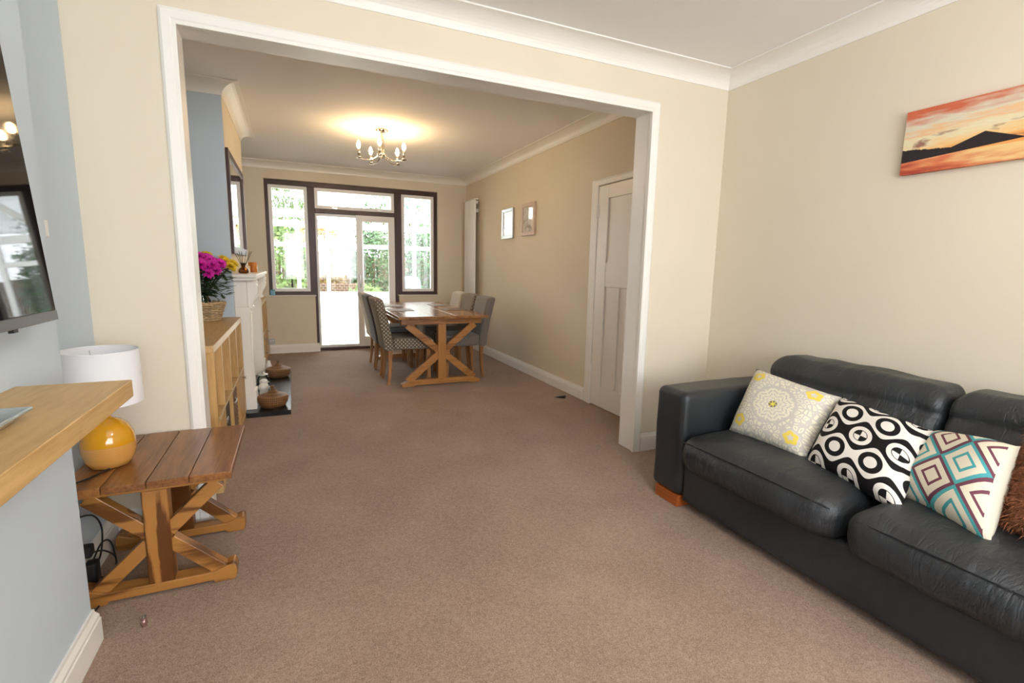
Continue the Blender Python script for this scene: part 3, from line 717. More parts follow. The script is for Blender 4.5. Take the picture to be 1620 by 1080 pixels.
# sofa ----------------------------------------------------------------
SY0, SY1 = -.05, 2.10
sofa = thing('sofa', 'black leather two seater sofa against the cream wall', 'sofa', (2.28, 1.02, 0), world=True)
def wr(amp, sx=7, sy=7, sz=7, seed=0):
    def f(p, q):
        n = noise.noise(Vector((p.x*sx+seed, p.y*sy, p.z*sz))); return p + Vector((0, 0, 1))*n*amp
    return f
def armfn(p, q):
    n = noise.noise(p*6)*.004
    return p+Vector((-n, 0, n + .006*(1-q[0]**2)*(q[2] > .9)))
for (a, b) in ((1.872, 2.095), (-.05, .17)):
    MB().rbox(1.828, 2.70, a, b, .062, .632, .04, 4, 8, armfn).build('arm', 'leather_flat', sofa, smooth=True)
MB().rbox(1.845, 2.60, .172, 1.870, .045, .262, .02, 3, 6).build('base_front', 'leather_flat', sofa, smooth=True)
MB().rbox(2.50, 2.715, .10, 1.94, .05, .69, .05, 4, 6).build('back_frame', 'leather_flat', sofa, smooth=True)
def seatfn(y0, y1):
    def f(p, q):
        u, v, w = q
        p = Vector(p)
        if w > -.2: p.z += .020*(1-u*u)*(1-v**4)*max(0, w)
        p.x -= .022*(1-v**4)*max(0, -u)*(1-w*w*.6)
        # gathered creases running away from the front seam
        edge = max(0, 1-abs(u+.85)*2.2)
        p.z += .006*edge*noise.noise(Vector((p.y*26, p.x*3, 0)))*(w > 0)
        p += Vector((noise.noise(Vector((p.y*17, p.z*9, 1)))*.007*max(0, -u), 0, noise.noise(p*9)*.006))
        # pinched corners
        p.y += -.012*v*abs(u)**6
        return p
    return f
for (a, b) in ((1.045, 1.868), (.175, 1.035)):
    s_ = MB().rbox(1.785, 2.48, a, b, .235, .425, .085, 6, 22, seatfn(a, b)).build('seat_cushion', 'leather', sofa, smooth=True)
    pts = [(1.806-.018*(1-((2*t_-1)**4))+.004*noise.noise(Vector((t_*20, 0, 3))), a+.035+(b-a-.07)*t_, .398+.014*(1-(2*t_-1)**4)-.004) for t_ in arc(40, 0, 1)]
    MB().tube([(x-.004, y, z-.006) for x, y, z in pts], .0032, 6).build('seam', 'leather', s_, smooth=True)
def backfn(p, q):
    u, v, w = q; p = Vector(p)
    p.x += .16*(p.z-.40)/.42 - .03                       # leans back
    p.x -= .028*(1-v**4)*(1-w*w)*max(0, -u)              # plump face
    if w > .75: p.x += 0
    crease = math.exp(-((p.z-.69)/.02)**2)*.018*max(0, -u)   # stitched fold under the headroll
    p.x += crease
    p += Vector((noise.noise(Vector((p.y*9, p.z*7, 2)))*.016, 0, noise.noise(Vector((p.y*7, p.x*6, 5)))*.012))
    p.z += .010*(1-v**6)*max(0, w) - .012*abs(v)**8*max(0, w)
    return p
for (a, b) in ((1.055, 1.885), (.19, 1.045)):
    MB().rbox(2.33, 2.545, a, b, .39, .797, .055, 5, 22, backfn).build('back_cushion', 'leather', sofa, smooth=True)
for y in (1.885, -.03): box(1.835, 1.93, y, y+.175, 0, .064).build('foot', 'footwood', sofa, bevel=.006)
for y in (1.885, -.03): box(2.58, 2.67, y, y+.175, 0, .064).build('foot', 'footwood', sofa, bevel=.006)
MB().rbox(1.90, 2.6, 2.088, 2.13, .22, .50, .02, 3, 4).build('side_panel', 'leather_flat', sofa, smooth=True)

# scatter cushions, each from its four corners
def pillow(name, label, mat, bl, br, tr, tl, T=.075, n=22, back=None, pinch=.045, seed=0):
    bl, br, tr, tl = map(Vector, (bl, br, tr, tl))
    nrm = ((br-bl).cross(tl-bl)).normalized(); cen = (bl+br+tr+tl)/4
    if nrm.dot(Vector((0, 0, CAM_H))-cen) < 0: nrm = -nrm
    V_, F_, UV = [], [], []
    for side in (1, -1):
        for i in range(n+1):
            for j in range(n+1):
                u, v = i/n, j/n; a, b = 2*u-1, 2*v-1
                p = bl*(1-u)*(1-v)+br*u*(1-v)+tr*u*v+tl*(1-u)*v
                # edges pull inwards between the corners
                p = p + (cen-p)*pinch*((1-a*a)*abs(b)**3 + (1-b*b)*abs(a)**3)*1.2
                th = T*max(0, (1-a**4)*(1-b**4))**.62
                th += .006*noise.noise(Vector((u*4+seed, v*4, side)))*(1-a**4)*(1-b**4)
                V_.append(p+nrm*th*side); UV.append((u, v))
    m_ = (n+1)*(n+1)
    for s_ in (0, 1):
        for i in range(n):
            for j in range(n):
                q = [s_*m_+i*(n+1)+j, s_*m_+(i+1)*(n+1)+j, s_*m_+(i+1)*(n+1)+j+1, s_*m_+i*(n+1)+j+1]; F_.append(tuple(q))
    mb = MB(); mb.add(V_, F_); mb.uv = UV
    o = mb.build(name, mat, smooth=True)
    bm = bmesh.new(); bm.from_mesh(o.data); bmesh.ops.remove_doubles(bm, verts=bm.verts, dist=.0004); bmesh.ops.recalc_face_normals(bm, faces=bm.faces); bm.to_mesh(o.data); bm.free()
    for p in o.data.polygons: p.use_smooth = True
    return tag(o, label, 'cushion', 'scatter cushions on the sofa')
pillow('scatter_cushion', 'grey and cream floral cushion with yellow corner flowers, next to the sofa arm', 'floral', (2.07, 1.80, .425), (2.06, 1.365, .425), (2.345, 1.41, .684), (2.345, 1.885, .732))
pillow('scatter_cushion', 'black and white retro circle print cushion in the middle of the sofa', 'bw', (2.055, 1.36, .42), (1.95, .925, .415), (2.30, 1.012, .650), (2.37, 1.43, .682), seed=3)
pillow('scatter_cushion', 'teal and plum diamond print cushion beside the brown fur cushion', 'diamond', (2.10, 1.02, .42), (1.955, .678, .425), (2.24, .745, .692), (2.40, 1.06, .62), T=.085, seed=6)
fc = thing('fur_cushion', 'shaggy chestnut brown fur cushion at the right edge of the sofa', 'cushion', (2.2, .55, .42), group='scatter cushions on the sofa', world=True)
fo = pillow('cover', None, 'fur', (2.13, .75, .42), (1.99, .33, .43), (2.28, .37, .77), (2.41, .76, .77), T=.075, seed=9)
for k in ('category', 'group'):
    if k in fo: del fo[k]
cv = [fo.matrix_world.copy() and (Vector(v.co)+fo.location, Vector(v.normal)) for v in fo.data.vertices]
loc = fo.location.copy(); fo.location = (0, 0, 0); fo.data.transform(Matrix.Translation(loc-Vector((2.2, .55, .42)))); fo.parent = fc
mb = MB()
for i in range(9000):
    p, nrm_ = random.choice(cv)
    p = p + Vector([random.gauss(0, .008) for _ in range(3)])
    d = (nrm_*.8 + Vector([random.gauss(0, .35) for _ in range(3)]) + Vector((0, 0, -.35))).normalized(); L = random.uniform(.018, .04)
    sd = d.orthogonal().normalized(); sd = (sd*math.cos(i)+d.cross(sd)*math.sin(i))*.0014
    q = p+d*L*.55; e = p+d*L+Vector((0, 0, -L*.35))
    mb.add([p-sd, p+sd, q+sd*.7, q-sd*.7, e], [(0, 1, 2, 3), (3, 2, 4)])
tag(mb.build('fur', 'fur', fc), kind='stuff')

# canvas picture on the right wall
cvs = MB().box(-.027, 0, -.5, .5, 0, .29)
o = cvs.build('canvas_picture', 'canvas', origin=(0, 0, 0)); o.location = (XR-.002, 1.0, 1.740)
tag(o, 'panoramic canvas of an orange sunset behind a dark mountain above the sofa', 'picture')

# ------------------------------------------------------------------ DINING ROOM
# chandelier
CHL = Vector((.872, 5.215, ZC2))
t = thing('chandelier', 'chrome five arm chandelier with lit candle bulbs', 'chandelier', tuple(CHL))
MB().lathe([(0, 0), (.058, 0), (.062, -.006), (.058, -.02), (.03, -.026), (0, -.028)], 0, 0, 0, 28).build('ceiling_rose', 'chrome', t, smooth=True)
MB().lathe([(.012, -.02), (.012, -.20), (.02, -.21), (.02, -.24), (.012, -.27), (0, -.285)], 0, 0, 0, 16).build('stem', 'chrome', t, smooth=True)
A0 = math.atan2(-CHL.y, -CHL.x) - .10; bR = .228
for i in range(5):
    a = A0+i*2*PI/5; c, s = math.cos(a), math.sin(a)
    pts = [(.014, -.10), (.016, -.18), (.03, -.235), (.065, -.275), (.115, -.298), (.17, -.302), (bR, -.298), (bR+.03, -.294)]
    ar = MB().tube(smooth_path([(r*c, r*s, z) for r, z in pts], 5), .0062, 8).build('arm', 'chrome', t, smooth=True)
    MB().lathe([(.004, -.300), (.02, -.294), (.026, -.282), (.022, -.282), (.008, -.288), (.008, -.27), (.0125, -.268), (.0125, -.205), (0, -.204)], bR*c, bR*s, 0, 16).build('candle_tube', 'chrome', ar, smooth=True)
    MB().lathe([(0, -.2035), (.010, -.203), (.017, -.185), (.0185, -.172), (.015, -.152), (.008, -.136), (.002, -.128), (0, -.127)], bR*c, bR*s, 0, 12).build('bulb', 'bulb', ar, smooth=True)

# dining table
t = thing('dining_table', 'oak trestle dining table with crossed legs and six chairs', 'table', (1.4225, 5.86, 0), world=True)
px = [.945, 1.055, 1.30, 1.545, 1.79, 1.90]
for i in range(5): MB().box(px[i]+.001, px[i+1]-.001, 4.86, 6.86, .722, .750).build('plank', 'din_y', t, bevel=.003)
box(.99, 1.855, 4.98, 5.06, .655, .7215).build('top_rail', 'din_x', t, bevel=.004); box(.99, 1.855, 6.60, 6.68, .655, .7215).build('top_rail', 'din_x', t, bevel=.004)
for x in (1.06, 1.785): box(x-.012, x+.012, 5.06, 6.60, .655, .7215).build('side_rail', 'din_y', t)
for y in (5.02, 6.64):
    o0 = len(t.children); 
    trestle(t, 1.4225, y, .425, .655, .088, .062, ('din_x', 'din_z'), knob=False, brace=.072)
for k, (x, y, w) in enumerate(((.985, 5.50, .27), (1.0, 6.12, .25), (1.62, 5.50, .25), (1.62, 6.12, .25))):
    side = ('nearer on the left', 'farther on the left', 'nearer on the right', 'farther on the right')[k]
    tag(MB().rbox(x, x+w, y, y+.30, .7503, .7545, .002, 1, 1).build('placemat', paint('mat_%d' % k, (120, 104, 90), .5, .2, 20, .1)), 'thin brown placemat on the dining table, '+side+' side', 'placemat', 'placemats on the dining table')

# upholstered chairs (face +x)
def make_chair():
    t = thing('dining_chair', 'x', 'chair', (0, 0, 0))
    def sf(p, q):
        p = Vector(p); p.z += .012*(1-q[0]**2)*(1-q[1]**2)*max(0, q[2]); return p
    MB().rbox(-.165, .245, -.205, .205, .375, .50, .022, 3, 4, sf).build('seat', 'fab_grey', t, smooth=True)
    def bf(p, q):
        p = Vector(p); h = max(0, (p.z-.37)/.55); p.x -= .115*h**1.35; p.x += .012*q[1]*q[1]*h; p.z -= .012*q[1]**4*max(0, q[2]); return p
    MB().rbox(-.258, -.160, -.208, .208, .365, .925, .03, 3, 7, bf).build('backrest', 'fab_grey', t, smooth=True)
    for y in (-.175, .175):
        MB().beam((.21, y, .376), (.215, y*1.0, 0), .042, .042).build('leg', 'legwood', t, bevel=.003)
        pts = [(-.195, .37), (-.196, .25), (-.205, .12), (-.222, 0)]
        mb = MB()
        rows = [[(x-.021+.004*i, y-.02, z), (x+.021-.002*i, y-.02, z), (x+.021-.002*i, y+.02, z), (x-.021+.004*i, y+.02, z)] for i, (x, z) in enumerate(pts)]
        vs_ = [p for r in rows for p in r]; fs = [(0, 1, 2, 3), (15, 14, 13, 12)]
        for i in range(3):
            for k in range(4): fs.append((i*4+k, i*4+(k+1) % 4, (i+1)*4+(k+1) % 4, (i+1)*4+k))
        mb.add(vs_, fs).build('leg', 'legwood', t, bevel=.003)
    return t
proto = make_chair()
spots = [(1.10, 5.325, 0, 'fab_dots', 'spotted taupe dining chair nearest on the left of the table'),
         (1.095, 5.815, 0, 'fab_dark', 'charcoal dining chair in the middle of the left row'),
         (1.10, 6.30, 0, 'fab_cream', 'pale stone dining chair farthest on the left, by the garden door'),
         (1.745, 5.365, PI, 'fab_grey', 'plain grey dining chair nearest on the right of the table'),
         (1.745, 5.85, PI, 'fab_dots', 'spotted taupe dining chair in the middle of the right row'),
         (1.745, 6.34, PI, 'fab_cream', 'pale cream dining chair farthest on the right, near the radiator')]
meshes = {}
for i, (x, y, rz, fab, lab) in enumerate(spots):
    c = proto if i == 0 else copy_tree(proto)
    c.location = (x, y, 0); c.rotation_euler = (0, 0, rz); tag(c, lab, 'chair', 'chairs around the dining table')
    for ch in c.children:
        b0 = ch.name.split('.')[0]
        if b0 in ('seat', 'backrest'):
            if (b0, fab) not in meshes:
                me = ch.data.copy(); me.materials.clear(); me.materials.append(M[fab]); meshes[(b0, fab)] = me
            ch.data = meshes[(b0, fab)]

# low oak cube units
def cube_unit(name, label, x0, x1, ys, h, fills):
    ya, yb = ys[0], ys[-1]
    t = thing(name, label, 'shelf unit', ((x0+x1)/2, (ya+yb)/2, 0), world=True)
    T_ = .038; hm = .405
    box(x0, x1, ya, yb, h-T_, h).build('top_board', 'oak_y', t, bevel=.0015)
    box(x0, x1, ya, yb, .0, T_).build('bottom_board', 'oak_y', t, bevel=.0015)
    for y in (ya, yb-T_): box(x0, x1-.0005, y, y+T_, T_, h-T_).build('side_board', 'oak_z', t, bevel=.0015)
    box(x0, x1-.001, ya+T_, yb-T_, hm, hm+.016).build('middle_shelf', 'oak_y', t)
    for y in ys[1:-1]: box(x0, x1-.001, y-.008, y+.008, T_, h-T_).build('divider', 'oak_z', t)
    box(x0, x0+.006, ya+T_, yb-T_, T_, h-T_).build('back_panel', 'oak_z', t)
    box(x1, x1+.0015, ya, yb, h-T_, h).build('edge_highlight', 'oak_edge_light', t)  # thin pale strips: light on the front edges, put into the colour
    box(x1-.001, x1+.0005, ya+T_, yb-T_, hm, hm+.016).build('edge_highlight', 'oak_edge_light', t)
    for y in ys[1:-1]: box(x1-.001, x1+.0003, y-.008, y+.008, hm+.016, h-T_).build('edge_highlight', 'oak_edge_light', t)
    e = [ya+T_]+list(ys[1:-1])+[yb-T_]
    for i, f in enumerate(fills):
        a, b = e[i]+.011, e[i+1]-.011; z0, z1 = T_+.003, hm-.003
        if f == 'drawers':
            zm = (z0+z1)/2
            for q0, q1, dx in ((z0, zm-.003, 0.0), (zm+.003, z1, .006)):
                d = MB().box(x1-.03, x1-.004+dx, a, b, q0, q1).build('drawer', 'oak_z', t, bevel=.0015)
                MB().lathe([(0, 0), (.006, 0), (.006, .012), (.011, .018), (.011, .022), (0, .024)], 0, 0, 0, 12)
                kb = MB().lathe([(0, 0), (.006, 0), (.006, .012), (.011, .018), (.011, .022), (0, .024)], 0, 0, 0, 12)
                kb.v = [Vector((x1-.004+dx+p.z, (a+b)/2+p.x, (q0+q1)/2+p.y)) for p in kb.v]; kb.build('knob', 'silver', d, smooth=True)
        elif f == 'door':
            d = MB().box(x1-.024, x1-.004, a, b, z0, z1).build('door', 'oak_z', t, bevel=.0015)
            kb = MB().lathe([(0, 0), (.006, 0), (.006, .012), (.012, .018), (.012, .022), (0, .024)], 0, 0, 0, 12)
            kb.v = [Vector((x1-.004+p.z, b-.05+p.x, z1-.06+p.y)) for p in kb.v]; kb.build('knob', 'silver', d, smooth=True)
    return t, e
UX0, UX1 = XL2+.03, -.398
u1, e1 = cube_unit('cube_shelf_unit', 'low oak cube shelf unit with open top row, under the flowers', UX0, UX1, [2.955, 3.262, 3.642, 4.05, 4.485], .822, ['drawers', '', '', 'door'])
t = thing('storage_box', 'dark grey storage box in the oak cube unit', 'box', ((UX0+UX1)/2, (e1[1]+e1[2])/2, .039), world=True)
MB().rbox(UX0+.02, UX1-.02, e1[1]+.02, e1[2]-.02, .0385, .36, .008, 2, 1).build('box_body', 'dark', t, smooth=True)
MB().rbox(UX1-.02, UX1-.014, (e1[1]+e1[2])/2-.04, (e1[1]+e1[2])/2+.04, .26, .285, .002, 1, 1).build('handle', 'silver', t)
def woven(mb, x0, x1, y0, y1, z0, z1, rows, n=26, r=.0075, amp=.004):
    for k in range(rows):
        z = z0+r+(z1-z0-2*r)*k/(rows-1); pts = []
        per = [(x0, y0), (x1, y0), (x1, y1), (x0, y1), (x0, y0)]
        cnt = 0
        for (ax, ay), (bx, by) in zip(per, per[1:]):
            for i in range(n):
                u = i/n; cx_, cy_ = ax+(bx-ax)*u, ay+(by-ay)*u; w = amp*(1 if (cnt+k) % 2 else -1); cnt += 1
                nx_, ny_ = (by-ay), -(bx-ax); L = math.hypot(nx_, ny_); pts.append((cx_+nx_/L*w, cy_+ny_/L*w, z))
        pts.append(pts[0]); mb.tube(pts, r, 6, caps=False)
    return mb
t = thing('wicker_basket', 'square woven wicker basket in the oak cube unit', 'basket', ((UX0+UX1)/2, (e1[2]+e1[3])/2, .039), world=True)
woven(MB(), UX0+.03, UX1-.022, e1[2]+.03, e1[3]-.03, .0385, .355, 20, 18).build('woven_body', 'rattan2', t, smooth=True)
MB().box(UX0+.03, UX1-.03, e1[2]+.035, e1[3]-.035, .0385, .05).build('bottom', 'rattan2', t)
mb = MB()
MB().tube(smooth_path([(UX1-.02, (e1[2]+e1[3])/2-.06, .30), (UX1-.006, (e1[2]+e1[3])/2-.05, .29), (UX1-.006, (e1[2]+e1[3])/2+.05, .29), (UX1-.02, (e1[2]+e1[3])/2+.06, .30)], 4), .005, 8).build('handle', 'silver', t, smooth=True)
u2_, e2 = cube_unit('cube_shelf_unit', 'oak cube unit with doors in the far alcove beyond the fireplace', -.735, -.345, [6.20, 6.62, 7.04, 7.46], .80, ['door', 'drawers', 'door'])

# flowers in a wicker basket on the cube unit
FB = Vector((-.625, 4.29, .8225))
t = thing('wicker_basket', 'round pale wicker basket on top of the cube unit', 'basket', tuple(FB))
mb = MB()
for k in range(9):
    r = .105+.035*k/8; z = .008+.0138*k; pts = []
    for i in range(45):
        a = 2*PI*i/44; rr = r+.007*(1 if (i+k) % 2 else -1)+.003*noise.noise(Vector((i*.7, k, 0))); pts.append((rr*math.cos(a), rr*math.sin(a), z+.004*noise.noise(Vector((i*.5, k*3, 7)))))
    mb.tube(pts, .0058, 6, caps=False)
mb.build('weave', 'wicker', t, smooth=True)
mb = MB()
for j in range(2):
    pts = [((.143+.006*math.sin(a*11+j*PI))*math.cos(a), (.143+.006*math.sin(a*11+j*PI))*math.sin(a), .128+.008*math.cos(a*11+j*PI)) for a in arc(89, 0, 2*PI)]
    mb.tube(pts, .007, 6, caps=False)
mb.build('braided_rim', 'wicker', t, smooth=True)
MB().lathe([(0, 0), (.10, 0), (.104, .008), (0, .009)], 0, 0, 0, 24).build('bottom', 'wicker', t)
VB = FB+Vector((0, 0, .0095))
t = thing('glass_vase', 'clear glass vase holding flowers inside the round basket', 'vase', tuple(VB))
MB().lathe([(0, 0), (.045, 0), (.055, .02), (.055, .14), (.04, .17), (.048, .20), (.044, .20), (.036, .17), (.05, .14), (.05, .02), (0, .006)], 0, 0, 0, 24).build('vase_body', 'jarglass', t, smooth=True)
t = thing('flower_bouquet', 'bouquet of magenta and yellow chrysanthemums in the glass vase', 'flowers', tuple(VB+Vector((0, 0, .012))))
def bloom(mb, c, n, R, petals=46):
    n = n.normalized(); a = n.orthogonal().normalized(); b = n.cross(a)
    for k in range(petals):
        ring = k/petals; th = k*2.39996; el = .15+1.25*(1-ring)
        d = (a*math.cos(th)+b*math.sin(th)); L = R*(.55+.45*ring)
        tip = c + d*L*math.cos(el)+n*L*math.sin(el)*.7; mid = c+(tip-c)*.6+n*R*.10
        s_ = n.cross(d)*R*.17
        mb.add([c, mid-s_, tip, mid+s_], [(0, 1, 2, 3)])
heads = []
rnd = random.Random(3)
bl_list = [(.02, -.12, .43, 'magenta'), (-.04, -.10, .46, 'magenta'), (.08, -.08, .45, 'magenta'), (-.02, -.15, .39, 'magenta'), (.06, -.14, .40, 'magenta'), (.11, -.11, .38, 'magenta'), (.0, -.06, .48, 'magenta'), (-.09, -.12, .42, 'magenta'), (.13, -.05, .42, 'magenta'), (-.08, -.05, .47, 'magenta'), (.07, -.16, .36, 'magenta'),
           (.17, -.02, .44, 'yellow'), (.20, -.05, .41, 'yellow'), (.19, .02, .40, 'yellow'), (-.06, .02, .49, 'yellow'), (-.12, -.03, .48, 'yellow'), (.15, .05, .46, 'yellow'), (.04, .03, .49, 'yellow'),
           (.05, -.04, .47, 'magenta'), (.03, -.17, .42, 'magenta'), (-.05, -.16, .44, 'magenta'), (.10, -.15, .42, 'magenta'), (.14, -.10, .43, 'magenta'), (.21, 0, .43, 'yellow'), (-.12, -.10, .46, 'yellow')]
for x, y, z, col in bl_list:
    c = Vector((x, y, z-.03)); n = (c-Vector((0, 0, .18))).normalized()+Vector((.25, -.75, .35))
    mb = MB(); bloom(mb, c, n, .056, 60)
    mb.build('bloom', col, t)
mb = MB()
for x, y, z, col in bl_list: mb.tube(smooth_path([(x*.12, y*.12, .0), (x*.2, y*.2, .18), (x*.7, y*.7, .32), (x, y, z-.03)], 4), .0028, 5)
mb.build('stems', 'stem', t, smooth=True)
mb = MB()
for i in range(330):
    th = rnd.uniform(-PI*.95, .35); rr = rnd.uniform(.02, .16); z = rnd.uniform(.17, .40)-.25*max(0, rr-.12); p = Vector((rr*math.cos(th), rr*math.sin(th), z))
    d = Vector((math.cos(th)+rnd.gauss(0, .4), math.sin(th)+rnd.gauss(0, .4), rnd.uniform(-.5, .4))).normalized(); s_ = d.cross(Vector((0, 0, 1))).normalized(); L = rnd.uniform(.05, .09)
    upv = s_.cross(d)
    mb.add([p, p+d*L*.35-s_*L*.22, p+d*L*.5-s_*L*.10, p+d*L*.75-s_*L*.2, p+d*L, p+d*L*.75+s_*L*.2, p+d*L*.5+s_*L*.10, p+d*L*.35+s_*L*.22, p+d*L*.5+upv*L*.06],
           [(0, 1, 8, 7), (1, 2, 8), (2, 3, 8), (3, 4, 8), (4, 5, 8), (5, 6, 8), (6, 7, 8)])
tag(mb.build('foliage', 'stem', t), kind='stuff')

# fireplace
t = thing('fireplace_surround', 'white painted fireplace surround with scrolled corbels and mantel', 'fireplace', (-.36, 5.29, .04), world=True)
HZ = .0405
mb = MB(); MX1 = -.262; MY0, MY1 = 4.40, 6.18
def slab(x1, y0, y1, z0, z1): return box(CH2X+.001, x1, y0, y1, z0, z1)
slab(MX1, MY0, MY1, 1.138, 1.166).build('mantel_top', 'white', t, bevel=.006, seg=3)
slab(MX1-.018, MY0+.018, MY1-.018, 1.112, 1.138).build('mantel_moulding', 'white', t, bevel=.01, seg=3)
slab(-.345, 4.50, 6.08, .90, 1.112).build('frieze', 'white', t, bevel=.002)
def corb(yc):
    pts = [(-.345, 1.112), (-.280, 1.112), (-.268, 1.104), (-.266, 1.094), (-.278, 1.088), (-.270, 1.080), (-.268, 1.070), (-.280, 1.063), (-.272, 1.055), (-.268, 1.035), (-.272, 1.01),
           (-.284, .985), (-.300, .958), (-.311, .930), (-.312, .912), (-.302, .902), (-.301, .892), (-.312, .882), (-.326, .884), (-.335, .872), (-.345, .872)]
    return MB().prism(pts, 'y', yc-.035, yc+.035)
for ya in (4.50, 5.92):
    slab(-.335, ya, ya+.16, .04, .90).build('pilaster', 'white', t, bevel=.003)
    box(-.335, -.327, ya+.03, ya+.13, .22, .86).build('pilaster_panel', 'white', t, bevel=.002)
    slab(-.318, ya-.008, ya+.168, HZ, .20).build('plinth', 'white', t, bevel=.004)
    corb(ya+.08).build('corbel', 'white', t, bevel=.002)
slab(-.42, 4.66, 5.92, HZ, .90).build('back_panel', 'white', t)
struct_h = MB().box(CH2X+.002, -.062, 4.4875, 6.02, .0, .04).box(-.397, -.062, 4.385, 4.4875, 0, .04)
tag(struct_h.build('hearth', 'slate'), 'polished black slate hearth in front of the fireplace', 'hearth')
# mirror
t = thing('wall_mirror', 'dark framed wall mirror above the fireplace mantel', 'mirror', (CH2X, 5.2, 1.33), world=True)
MX = -.415; my0, my1, mz0, mz1 = 4.515, 5.80, 1.325, 2.135
def mfr(y0, y1, z0, z1): return box(CH2X+.001, MX, y0, y1, z0, z1)
for a in ((my0, my0+.06, mz0, mz1), (my1-.06, my1, mz0, mz1), (my0+.06, my1-.06, mz0, mz0+.06), (my0+.06, my1-.06, mz1-.06, mz1)):
    mfr(*a).build('frame_member', 'brownframe', t, bevel=.004)
box(CH2X+.002, MX-.008, my0+.055, my1-.055, mz0+.055, mz1-.055).build('mirror_glass', 'mirror', t)
# things on the mantel
DP = Vector((-.375, 4.70, 1.1663))
t = thing('reed_diffuser', 'amber glass reed diffuser with dark reeds on the mantel', 'diffuser', tuple(DP))
MB().lathe([(0, 0), (.032, 0), (.040, .010), (.041, .022), (.034, .038), (.02, .048), (.017, .055), (.017, .078), (.021, .082), (.017, .084), (.013, .06), (.012, .05), (.03, .034), (.036, .02), (.03, .005), (0, .005)], 0, 0, 0, 24).build('bottle', 'amber', t, smooth=True)
MB().lathe([(0, .006), (.03, .007), (.034, .02), (.0, .021)], 0, 0, 0, 20).build('oil', paint('amber_oil', (170, 104, 14), .1, .05, 4, 0), t, smooth=True)
MB().lathe([(.013, .078), (.022, .080), (.022, .087), (.013, .087)], 0, 0, 0, 18).build('collar', 'black', t, smooth=True)
for i, (a, b) in enumerate(((-.06, -.03), (-.045, .03), (-.025, -.01), (.03, -.02), (.055, .02), (.07, -.01), (-.01, .04))):
    MB().tube([(-a*.12, -b*.12, .012), (a, b, .185)], .0019, 6).build('reed', 'black', t)
t = thing('candle_holder', 'brown glass candle tumbler standing beyond the reed diffuser', 'candle', (-.345, 5.33, 1.1663))
MB().lathe([(0, 0), (.036, 0), (.038, .004), (.038, .094), (.034, .094), (.034, .03), (0, .03)], 0, 0, 0, 28).build('tumbler', 'amberwood', t, smooth=True)
MB().lathe([(0, .0305), (.0335, .0305), (.0335, .07), (0, .071)], 0, 0, 0, 24).build('wax', 'candle', t, smooth=True)
t = thing('pillar_candle', 'small cream candle on the mantel behind the diffuser', 'candle', (-.375, 5.02, 1.1663))
MB().lathe([(0, 0), (.026, 0), (.027, .003), (.027, .058), (.02, .061), (0, .058)], 0, 0, 0, 24).build('wax', 'candle', t, smooth=True)
MB().tube([(0, 0, .057), (.001, 0, .066)], .0012, 6).build('wick', 'black', t)
# hearth ornaments and baskets
for (x, y, mt, lab) in ((-.200, 4.555, 'rattan', 'lidded rattan bowl at the near corner of the hearth'), (-.186, 5.75, 'rattan2', 'smooth lidded rattan bowl at the far end of the hearth')):
    t = thing('lidded_bowl', lab, 'basket', (x, y, .0403), group='lidded rattan bowls on the hearth')
    MB().lathe([(0, 0), (.085, 0), (.098, .008), (.115, .04), (.124, .078), (.121, .082), (.11, .04), (.09, .012), (0, .01)], 0, 0, 0, 40).build('bowl', mt, t, smooth=True)
    ld = MB().lathe([(.127, .079), (.128, .086), (.11, .098), (.06, .115), (.035, .132), (.02, .148), (0, .152)], 0, 0, 0, 40).build('lid', 'rattan2', t, smooth=True)
    MB().lathe([(.011, .147), (.010, .160), (.018, .172), (.017, .180), (.009, .184), (0, .185)], 0, 0, 0, 20).build('knob', 'rattan2', ld, smooth=True)
t = thing('glass_jar', 'clear glass candle jar with a silver lid on the hearth', 'jar', (-.315, 5.38, .0403))
MB().lathe([(0, 0), (.05, 0), (.056, .01), (.058, .05), (.05, .085), (.042, .10), (.038, .10), (.046, .085), (.053, .05), (.05, .012), (0, .008)], 0, 0, 0, 28).build('jar_body', 'jarglass', t, smooth=True)
MB().lathe([(0, .0085), (.049, .0125), (.05, .04), (0, .041)], 0, 0, 0, 24).build('wax', 'candle', t, smooth=True)
MB().lathe([(0, .101), (.046, .101), (.047, .112), (.04, .118), (.012, .12), (.014, .134), (0, .137)], 0, 0, 0, 28).build('lid', 'silver', t, smooth=True)
for (x, y, h, lab) in ((-.285, 4.86, .14, 'white ceramic bird ornament behind the near rattan bowl'), (-.298, 5.14, .12, 'smaller white ceramic bird ornament beside the glass jar')):
    t = thing('bird_ornament', lab, 'ornament', (x, y, .0403), group='white bird ornaments on the hearth')
    k = h/.14
    MB().lathe([(0, 0), (.028*k, 0), (.036*k, .012*k), (.036*k, .055*k), (.034*k, .075*k), (.044*k, .088*k), (.046*k, .104*k), (.038*k, .124*k), (.02*k, .136*k), (0, .14*k)], 0, 0, 0, 24).build('body', 'ceramic', t, smooth=True)
    MB().tube([(.035*k, -.012*k, .108*k), (.062*k, -.02*k, .102*k)], [.008*k, .001], 8).build('beak', 'ceramic', t, smooth=True)
    MB().lathe([(0, -.004), (.004, 0), (0, .004)], .036*k, -.026*k, .112*k, 8).build('eye', 'black', t, smooth=True)
t = thing('white_vase', 'slim white vase at the far foot of the fireplace', 'vase', (-.285, 5.95, .0403))
MB().lathe([(0, 0), (.026, 0), (.034, .02), (.036, .07), (.024, .11), (.016, .13), (.02, .145), (.016, .145), (.012, .13), (0, .12)], 0, 0, 0, 24).build('vase_body', 'ceramic', t, smooth=True)
